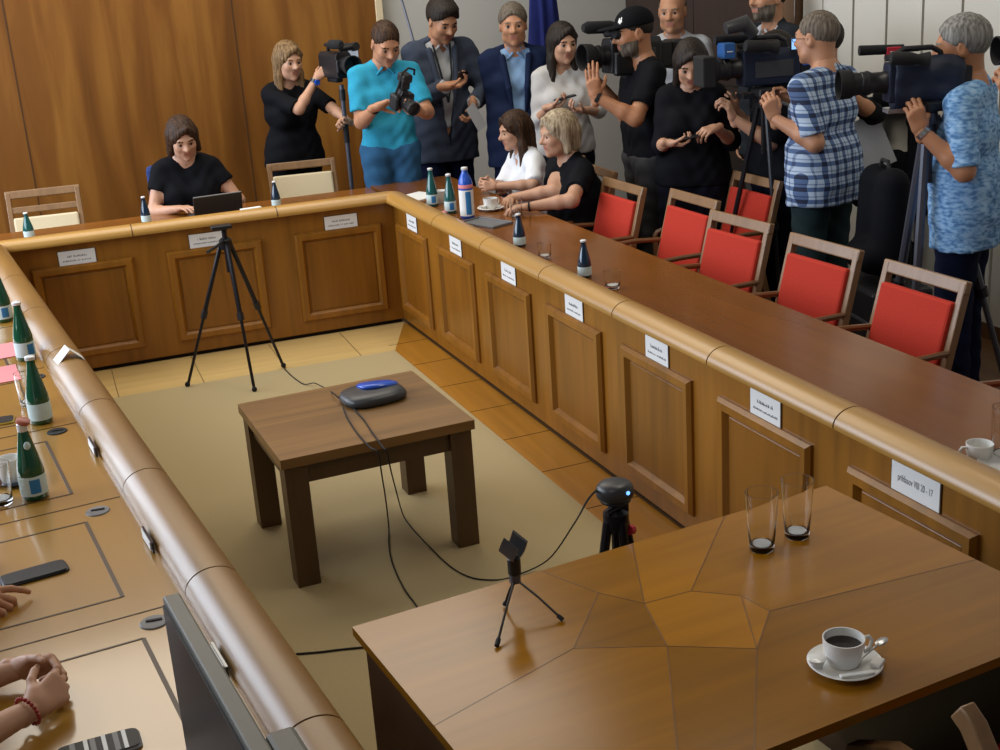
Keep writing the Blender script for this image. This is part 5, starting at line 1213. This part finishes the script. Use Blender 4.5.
# ------------------------------------------------------------------ cameras: lens along +y
def camcorder(label, at, rz, pitch_=0.0, sc=1.0, body='black', lensL=0.20, hood=True, mic=True, vf=True, battery=True, tag_=None, screen=None, sidebox=None, fuzzy=False, roll_=0.0):
    t = thing('video_camera', label, 'video camera', at, rz)
    t.rotation_euler = (pitch_, roll_, rz); t.scale = (sc, sc, sc)
    def b(x0, x1, y0, y1, z0, z1, n, m, p=t, bev=0.008): return MB().box(x0, x1, y0, y1, z0, z1).build(n, m, p, smooth=0, bevel=bev)
    MB().prism([(-0.055, -0.09), (0.055, -0.09), (0.06, -0.06), (0.06, 0.06), (0.045, 0.085), (-0.045, 0.085), (-0.06, 0.06), (-0.06, -0.06)], 0.30, T=Matrix.Translation((0, -0.16, 0))).build('body', body, t, smooth=0, bevel=0.008)
    TL = Matrix.Translation((0, 0.13, 0.0)) @ Matrix.Rotation(-math.pi/2, 4, 'X')
    ln = MB().lathe([(0.050, 0), (0.052, 0.02), (0.047, 0.03), (0.047, lensL*0.45), (0.053, lensL*0.5), (0.053, lensL*0.72), (0.049, lensL*0.74), (0.055, lensL), (0.046, lensL), (0.040, lensL-0.03), (0.001, lensL-0.035)], 28, T=TL).build('lens', 'black', t, smooth=40)
    MB().lathe([(0.054, lensL*0.53), (0.0555, lensL*0.54), (0.0555, lensL*0.60), (0.054, lensL*0.61)], 28, T=TL, closed=False).build('focus_ring', 'rubber', ln, smooth=40)
    if hood: MB().lathe([(0.055, lensL-0.01), (0.064, lensL), (0.068, lensL+0.055), (0.063, lensL+0.055), (0.058, lensL)], 24, T=TL, closed=False).build('lens_hood', 'rubber', ln, smooth=40)
    MB().box(0.046, 0.075, 0.13+lensL*0.1, 0.13+lensL*0.55, -0.05, 0.04).build('zoom_grip', 'black', ln, smooth=0, bevel=0.01)
    mb = MB(); mb.tube([(0, 0.10, 0.08), (0, 0.10, 0.125), (0, 0.06, 0.142), (0, -0.06, 0.142), (0, -0.10, 0.12), (0, -0.11, 0.08)], 0.013, 10); mb.build('carry_handle', 'black', t)
    if vf:
        v_ = MB().tube([(0.02, 0.13, 0.105), (-0.085, 0.13, 0.115)], 0.016, 12).build('viewfinder', 'black', t)
        MB().lathe([(0.026, 0), (0.030, 0.01), (0.030, 0.09), (0.022, 0.12), (0.030, 0.15), (0.036, 0.17)], 18, T=Matrix.Translation((-0.10, 0.15, 0.115)) @ Matrix.Rotation(math.pi/2+0.1, 4, 'X')).build('eyecup', 'rubber', v_, smooth=40)
    if mic:
        m_ = MB().tube([(0.055, -0.02, 0.135), (0.055, 0.06, 0.135)], 0.013, 12).build('microphone', 'black', t)
        if fuzzy: MB().tube([(0.055, 0.05, 0.138), (0.055, 0.08, 0.139), (0.055, 0.22, 0.142), (0.055, 0.245, 0.142)], 0.03, 14, rr=[0.022, 0.032, 0.032, 0.020]).build('wind_cover', 'fuzz', m_, smooth=60)
        else: MB().tube([(0.055, 0.05, 0.137), (0.055, 0.25, 0.142)], 0.02, 14, rr=[0.021, 0.023]).build('wind_cover', 'fuzz', m_, smooth=60)
    if battery: b(-0.05, 0.05, -0.235, -0.16, -0.075, 0.055, 'battery', 'black')
    b(-0.03, 0.03, -0.12, 0.04, -0.125, -0.088, 'shoulder_pad', 'rubber', bev=0.015)
    b(-0.066, -0.058, -0.12, 0.08, -0.05, 0.03, 'control_side', 'dgrey', bev=0.002)
    return t
# C1 filming woman
c1 = camcorder('small camera with lit side screen held by the filming woman', (-0.032, 1.017, 1.519), fac(30), sc=0.95, lensL=0.10, battery=False, fuzzy=True, vf=True)
sc_ = MB().box(-0.056, 0.056, -0.005, 0.005, -0.038, 0.038).build('side_screen', 'black', c1, smooth=0, loc=(-0.095, 0.085, 0.055)); sc_.rotation_euler.z = R(22)
MB().box(-0.049, 0.049, 0.0052, 0.0065, -0.032, 0.032).build('screen_glass', 'lcd', sc_, smooth=0)
mp_ = Vector((-0.038, 0.895, 1.231)); mpt = thing('monopod', 'slim black monopod under the filming woman camera', 'monopod', (mp_.x, mp_.y, 0))
zt1 = (-0.028, 0.949, 1.394)[2]
MB().tube([(0, 0, 0.72), (0, 0, zt1)], 0.015, 12).build('upper_tube', 'gun', mpt); MB().tube([(0, 0, 0.02), (0, 0, 0.74)], 0.011, 12).build('lower_tube', 'gun', mpt)
MB().tube([(0, 0, zt1-0.10), (0, 0, zt1-0.03)], 0.021, 14).build('head', 'black', mpt); MB().ball((0, 0, 0.018), 0.018).build('foot', 'rubber', mpt); MB().tube([(0, 0, 1.02), (0, 0, 1.14)], 0.019, 12).build('grip', 'rubber', mpt)
# C2 stills camera of the man in cyan
c2 = thing('stills_camera', 'black stills camera with a looped strap held by the man in cyan', 'camera', (0.191, 0.289, 1.323), fac(35)); c2.rotation_euler.x = R(-20)
MB().box(-0.072, 0.072, -0.036, 0.036, -0.05, 0.045).build('body', 'black', c2, smooth=0, bevel=0.012)
MB().prism([(-0.032, 0.04), (0.032, 0.04), (0.018, 0.075), (-0.018, 0.075)], 0.06, T=Matrix.Translation((0, -0.03, 0))).build('prism_housing', 'black', c2, smooth=0, bevel=0.005)
MB().box(0.05, 0.078, 0.0, 0.055, -0.05, 0.04).build('grip', 'rubber', c2, smooth=0, bevel=0.014)
l2 = MB().lathe([(0.036, 0), (0.040, 0.01), (0.038, 0.06), (0.043, 0.07), (0.043, 0.115), (0.038, 0.115), (0.034, 0.10), (0.001, 0.095)], 26, T=Matrix.Translation((0, 0.03, 0.0)) @ Matrix.Rotation(-math.pi/2, 4, 'X')).build('lens', 'black', c2, smooth=40)
MB().box(-0.03, 0.03, -0.02, 0.03, 0.075, 0.125).build('flash', 'black', c2, smooth=0, bevel=0.006); MB().box(-0.034, 0.034, -0.03, 0.045, 0.125, 0.175).build('flash_head', 'black', c2, smooth=0, bevel=0.008)
MB().tube([(0.05, 0, 0.05), (0.035, 0.01, 0.12), (0.03, 0.02, 0.19), (-0.01, 0.02, 0.215), (-0.055, 0.02, 0.20), (-0.06, 0.015, 0.165)], 0.007, 8).build('strap', 'rubber', c2)
# C3 shoulder camera of the capped man
c3 = camcorder('black shoulder camera with foam microphone carried by the capped cameraman', (1.363, -0.522, 1.539), fac(-66), pitch_=0.03, sc=1.12, lensL=0.10, fuzzy=True)
MB().box(-0.06, 0.055, -0.33, -0.23, -0.09, 0.06).build('rear_unit', 'black', c3, smooth=0, bevel=0.012); MB().ball((-0.062, -0.27, 0.0), (0.004, 0.010, 0.010), 10).build('status_light', 'ledblue', c3)
MB().box(-0.10, -0.062, 0.02, 0.14, -0.10, 0.02).build('side_unit', 'black', c3, smooth=0, bevel=0.012)
# C4 big camera on a tripod
c4p = (1.712, -1.441, 1.492)
c4 = camcorder('large camera with blue box on the tripod, used by the checked shirt man', c4p, fac(-80), sc=1.05, body='navycover', lensL=0.14, fuzzy=False)
MB().box(-0.05, 0.05, 0.18, 0.24, 0.055, 0.13).build('wireless_box', 'bluebox', c4, smooth=0, bevel=0.004)
MB().box(-0.052, -0.050, 0.195, 0.225, 0.088, 0.092).build('box_stripe', 'white', c4, smooth=0)
MB().tube([(-0.02, 0.07, 0.16), (-0.02, 0.12, 0.22), (-0.02, 0.22, 0.20)], 0.036, 12, rr=[0.030, 0.042, 0.030]).build('light_shade', 'dgrey', c4, smooth=60)
MB().box(-0.068, -0.06, -0.235, -0.17, -0.005, 0.055).build('rear_screen', 'blue', c4, smooth=0); MB().box(-0.070, -0.067, -0.232, -0.205, 0.0, 0.05).build('rear_display', 'lcd', c4, smooth=0)
fs_ = MB().box(-0.088, -0.080, -0.155, -0.095, 0.075, 0.135).build('flip_screen', 'black', c4, smooth=0, bevel=0.002)
MB().box(-0.0895, -0.088, -0.151, -0.099, 0.079, 0.131).build('screen_glass', 'bluelcd', fs_, smooth=0)
MB().box(-0.075, 0.075, 0.29, 0.36, -0.075, 0.075).build('matte_box', 'rubber', c4, smooth=0, bevel=0.008)
MB().box(-0.045, 0.045, -0.20, 0.14, -0.150, -0.125).build('quick_plate', 'blackm', c4, smooth=0, bevel=0.004)
t4 = (1.673, -1.484, 1.333)
tp = tripod('black tripod carrying the large camera, legs between the red chairs and the crowd', t4, [(t4[0]-0.22, t4[1]+0.22), (t4[0]-0.02, t4[1]-0.24), (t4[0]+0.40, t4[1]+0.20)], 0.014, mid=0.5)
MB().box(-0.05, 0.05, -0.05, 0.05, t4[2]+0.005, t4[2]+0.055).build('fluid_head', 'black', tp, smooth=0, bevel=0.012)
MB().tube([(0, 0, t4[2]+0.02), (0.10, -0.14, t4[2]-0.05), (0.19, -0.26, t4[2]-0.12)], 0.011).build('pan_handle', 'black', tp)
# C5 camera of the man in printed shirt
c5p = (1.627, -2.797, 1.520)
c5 = camcorder('camera with red microphone flag and navy rain cover, used by the grey haired man', c5p, fac(-92), sc=0.95, body='navycover', lensL=0.17, mic=True)
mk = MB().box(0.03, 0.075, 0.065, 0.13, 0.095, 0.15).build('microphone_flag', 'redl', c5, smooth=0, bevel=0.003)
mb = MB()
for k in range(3): mb.box(0.0285, 0.030, 0.078+k*0.014, 0.088+k*0.014, 0.112, 0.132)
mk2 = mb.build('flag_mark', 'white', mk, smooth=0)
MB().box(-0.045, 0.045, -0.20, 0.14, -0.140, -0.118).build('quick_plate', 'steel', c5, smooth=0, bevel=0.004)
f = Field(); f.rc((0, -0.15, 0.03), (0, 0.08, 0.03), 0.078, k=0.02).rc((0, -0.15, -0.05), (0, 0.08, -0.05), 0.078, k=0.02); f.clip(lambda P: np.maximum(P[..., 1]-0.115, -0.20-P[..., 1])); f.clip(lambda P: -0.125-P[..., 2]); f.noise(lambda P: 0.0018*np.sin(P[..., 1]*50+P[..., 2]*40)+0.0012*np.sin(P[..., 2]*90-P[..., 1]*30))
v, q = f.mesh(0.007); nmesh('rain_cover', [(v, q, 0)], ['navycover'], c5)
t5 = (1.656, -2.855, 1.386)
tp5 = tripod('tripod with a grey front leg under the rain covered camera', t5, [(t5[0]-0.10, t5[1]-0.06), (t5[0]+0.45, t5[1]-0.10), (t5[0]+0.10, t5[1]+0.40)], 0.020, mat='gun', mid=0.6)
MB().box(-0.05, 0.05, -0.05, 0.05, t5[2]+0.005, t5[2]+0.05).build('fluid_head', 'black', tp5, smooth=0, bevel=0.012)
# C6 camera cut by the right edge
c6 = camcorder('black camera at the right edge, only its lens in view', (1.945, -3.305, 1.659), fac(-88), sc=0.85, lensL=0.15)
# things held
def held_phone(label, at, rz, rx, ry=0.0):
    t = thing('smartphone', label, 'phone', at, rz); t.rotation_euler = (rx, ry, rz)
    superpuck(0.036, 0.074, 0.009, n=36, k=7.0).build('body', 'blackm', t, smooth=50); superpuck(0.033, 0.070, 0.001, n=36, k=7.0).build('screen', 'screenoff', t, smooth=0, loc=(0, 0, 0.0088)); return t
held_phone('black phone in the hand of the man in slate suit', P4['handpos'](1, 0.10, 0.030), fac(18), R(40), R(0))
held_phone('dark phone held flat by the long dark haired woman in pale top', P6['handpos'](1, 0.10, 0.028), fac(100), R(10))
held_phone('dark phone held low by the dark haired woman in black', P9['handpos'](1, 0.10, 0.028), fac(75), R(10))
o = MB().box(-0.055, 0.055, -0.0015, 0.0015, -0.17, 0.0).build('paper_sheet', 'c_ltgrey', smooth=0, loc=(0.753, 0.652, 1.198), rz=fac(60)); o.rotation_euler = (R(20), R(18), fac(60)); tag(o, 'sheets of paper hanging from the hand of the man in slate suit', 'paper')
o = MB().box(-0.12, 0.12, -0.002, 0.002, -0.16, 0.16).build('paper_sheet', 'c_offwhite', smooth=0, loc=(2.288, -1.531, 1.016), rz=fac(-10)); o.rotation_euler = (R(-14), R(24), fac(-10)); tag(o, 'pale sheet of paper tilted beside the checked shirt man', 'paper')
# flag and leaning pole
fl_ = Vector((1.478, 1.066, 1.408)); ft = thing('flag', 'dark blue flag hanging in folds on a pole behind the man in navy jacket', 'flag', (fl_.x, fl_.y, 0))
MB().tube([(0, 0, 0.03), (0, 0, 2.55)], 0.014, 12).build('pole', 'frame', ft); MB().lathe([(0.16, 0.0), (0.16, 0.02), (0.05, 0.05), (0.02, 0.06)], 24).build('base', 'blackm', ft)
mb = MB(); n = 40; zs = [2.48, 2.3, 2.1, 1.9, 1.7, 1.5, 1.3, 1.1, 0.95]; v = []
for i, z in enumerate(zs):
    r_ = 0.028+0.075*min(1.0, (2.48-z)/1.0)**0.9
    for j in range(n):
        a = 2*math.pi*j/n; k_ = 1+0.28*math.sin(a*7+z*1.5)*min(1, i/2); v.append((r_*k_*math.cos(a), r_*0.7*k_*math.sin(a), z+0.02*math.sin(a*3)))
fcs = [(i*n+(j+1) % n, i*n+j, (i+1)*n+j, (i+1)*n+(j+1) % n) for i in range(len(zs)-1) for j in range(n)]+[tuple(range(n)), tuple(range(len(v)-n, len(v)))[::-1]]
mb.add(v, fcs); mb.build('cloth', 'flag', ft, smooth=60)
a_, b_ = Vector((0.640, 1.500, 1.652)), Vector((0.603, 1.638, 2.006)); d_ = (a_-b_).normalized(); k_ = a_+d_*((a_.z-0.02)/-d_.z)
tag(MB().tube([k_, a_, b_], 0.009, 8).build('light_stand_pole', 'gun'), 'thin leaning grey pole against the white wall behind the suited man', 'pole')
# backpack on the shadowed chair
bpk = thing('backpack', 'black backpack by the wall between the checked shirt and the camera tripod', 'bag', (1.900, -2.228, 0.874), R(80)); bpk.location.z = 0.50
f = Field(); f.rc((-0.09, 0, 0.10), (-0.08, 0, 0.46), 0.10, 0.085, k=0.06).rc((0.09, 0, 0.10), (0.08, 0, 0.46), 0.10, 0.085, k=0.06).rc((-0.07, 0.09, 0.1), (0.07, 0.09, 0.1), 0.075, k=0.04); f.clip(lambda P: 0.005-P[..., 2]); v, q = f.mesh(0.012); nmesh('body', [(v, q, 0)], ['c_black'], bpk)
MB().tube([(-0.05, 0, 0.53), (-0.03, 0, 0.57), (0.03, 0, 0.57), (0.05, 0, 0.53)], 0.010).build('handle', 'rubber', bpk)

cs = thing('equipment_case', 'black upright equipment case under the backpack by the wall', 'case', (bpk.location.x, bpk.location.y, 0), R(80))
MB().box(-0.24, 0.24, -0.16, 0.16, 0.02, 0.47).build('shell', 'black', cs, smooth=0, bevel=0.02); MB().box(-0.245, 0.245, -0.165, 0.165, 0.30, 0.315).build('lid_seam', 'gun', cs, smooth=0)
for sx in (-0.18, 0.18):
    MB().box(sx-0.03, sx+0.03, -0.172, -0.16, 0.27, 0.34).build('latch', 'steel', cs, smooth=0)

cw_ = thing('coat', 'black coat hanging on the wall between the two cameramen in patterned shirts', 'coat', (2.620, -1.346, 0.558), R(90))
cw_.location.z = 0; f = Field()
f.rc((-0.10, 0, 1.22), (0.10, 0, 1.22), 0.075, k=0.05).rc((-0.13, 0.02, 0.85), (0.13, 0.02, 0.85), 0.085, k=0.10).rc((-0.15, 0.02, 0.35), (0.15, 0.02, 0.35), 0.085, k=0.12).rc((-0.21, 0.02, 1.16), (-0.27, 0.03, 0.62), 0.06, 0.05, k=0.04).rc((0.21, 0.02, 1.16), (0.27, 0.03, 0.62), 0.06, 0.05, k=0.04)
f.noise(lambda P: 0.010*np.sin(P[..., 0]*60)*(P[..., 2] < 1.1)); f.clip(lambda P: -P[..., 1]-0.07); v, q = f.mesh(0.014); nmesh('cloth', [(v, q, 0)], ['c_black'], cw_)
MB().tube([(0, -0.07, 1.33), (0, 0.02, 1.33), (0, 0.03, 1.36)], 0.008).build('hook', 'steel', cw_); MB().tube([(0, 0.0, 1.26), (0, 0.0, 1.34)], 0.006).build('hanging_loop', 'rubber', cw_)
